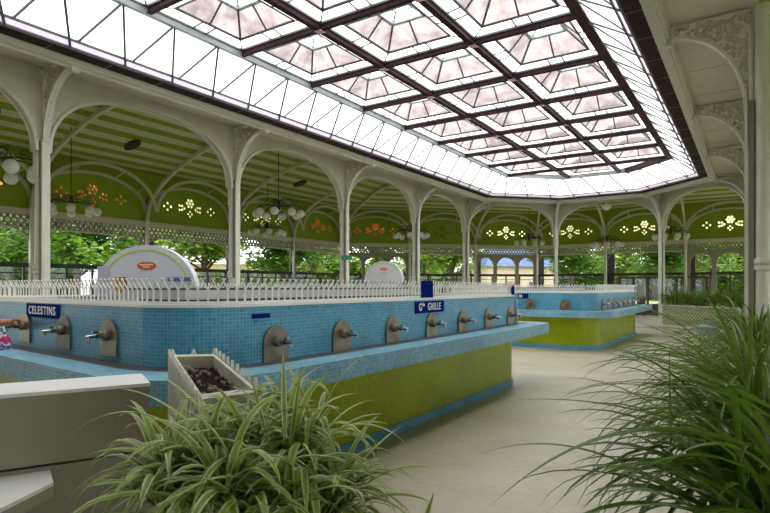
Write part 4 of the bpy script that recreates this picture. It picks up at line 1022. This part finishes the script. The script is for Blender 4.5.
for i, (src, px_, Z, lb) in enumerate(tr):
    o = src if src.name not in seen else dup(src)
    if o is src: seen.add(src.name)
    q = at(px_, 287, Z); o.location = (q.x, q.y, 0); o.rotation_euler = (0, 0, R.uniform(0, 6)); tag(o, lb, 'tree', 'garden trees'); s = R.uniform(.9, 1.15); o.scale = (s, s, s)
# covered walk roof seen through left bay
q = at(238, 262, 40); o = empty('covered_walk', (q.x, q.y, 0), TH, 'cream covered garden walk with pale roof left of the second left column', 'pavilion')
mb = MB(); mb.box((0, 0, 3.0), (8.5, 2.6, .18)); mb.box((0, -1.35, 2.75), (8.5, .06, .45)); mb.build('roof_edge', mat('ochre_fascia', (.48, .38, .17), .6), o)
mb = MB(); mb.face([(-4.3, -1.4, 3.1), (4.3, -1.4, 3.1), (4.3, .6, 3.8), (-4.3, .6, 3.8)]); mb.face([(4.3, 2, 3.1), (-4.3, 2, 3.1), (-4.3, .6, 3.8), (4.3, .6, 3.8)]); mb.build('roof', M_white, o)
for x in (-4, -2, 0, 2, 4): mb = MB(); mb.bar((x, -1.2, 0), (x, -1.2, 2.95), .12); mb.build('post', M_white, o)
# house with slate roof
q = at(512, 280, 52); o = empty('garden_house', (q.x, q.y, 0), TH+.2, 'cream house with blue slate roof seen through the far arches', 'house')
mb = MB(); mb.box((0, 0, 1.7), (6.5, 4, 3.4)); mb.build('wall', mat('house_render', (.62, .50, .38), .7), o)
mb = MB(); mb.box((-.9, -2.02, 1.2), (1.4, .06, 1.6)); mb.build('shutter', mat('brick_red_shutter', (.42, .17, .11), .7), o)
mb = MB(); mb.box((1.1, -2.02, 1.3), (.7, .06, 1.3)); mb.build('window', M_dark, o)
mb = MB(); mb.face([(-3.6, -2.4, 3.35), (3.6, -2.4, 3.35), (2.2, 0, 5.4), (-2.2, 0, 5.4)]); mb.face([(3.6, 2.4, 3.35), (-3.6, 2.4, 3.35), (-2.2, 0, 5.4), (2.2, 0, 5.4)]); mb.face([(3.6, -2.4, 3.35), (3.6, 2.4, 3.35), (2.2, 0, 5.4)]); mb.face([(-3.6, 2.4, 3.35), (-3.6, -2.4, 3.35), (-2.2, 0, 5.4)]); mb.build('roof', mat('slate', (.10, .14, .25), .95, noise=.2, nscale=3, spec=.05), o)
# clipped hedges behind the garden
def hedge(px_, Z, L, H, lb, m, seed, rot=0):
    q = at(px_, 287, Z); o = empty('hedge', (q.x, q.y, 0), TH+rot, lb, 'hedge', 'garden hedges'); rs = random.Random(seed); f = MB()
    def top(x): return H*(1+.14*math.sin(x*.9+seed)+.08*math.sin(x*2.3))
    for _ in range(9000):
        x_ = rs.uniform(-L/2, L/2); p = Vector((x_, rs.gauss(-.3, .35), rs.uniform(0, 1)**.8*top(x_)*1.05)); a = rs.uniform(0, 6.28); x = Vector((math.cos(a), math.sin(a), rs.uniform(-.5, .5)))*.24; y = Vector((-math.sin(a), math.cos(a), rs.uniform(-.8, .8)))*.15
        f.face([p-x, p-y, p+x, p+y])
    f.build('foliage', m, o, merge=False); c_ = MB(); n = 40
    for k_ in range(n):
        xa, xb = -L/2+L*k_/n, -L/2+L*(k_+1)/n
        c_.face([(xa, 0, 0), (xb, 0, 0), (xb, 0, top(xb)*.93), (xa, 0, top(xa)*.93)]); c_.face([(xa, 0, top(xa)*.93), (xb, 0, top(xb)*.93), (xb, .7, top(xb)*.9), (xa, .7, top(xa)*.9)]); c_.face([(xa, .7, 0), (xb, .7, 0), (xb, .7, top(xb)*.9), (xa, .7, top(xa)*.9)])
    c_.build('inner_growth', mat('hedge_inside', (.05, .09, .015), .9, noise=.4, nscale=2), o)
hedge(-60, 50, 22, 4.6, 'long green hedge beyond the left garden', L_tree, 1, .5); hedge(250, 60, 26, 4.2, 'green hedge behind the covered walk', L_tree2, 5, .2); hedge(620, 64, 34, 5.0, 'tall hedge closing the view beyond the far end', L_tree, 3, -.2); hedge(395, 70, 20, 4.2, 'low distant hedge seen past the left corner column', L_tree2, 4)
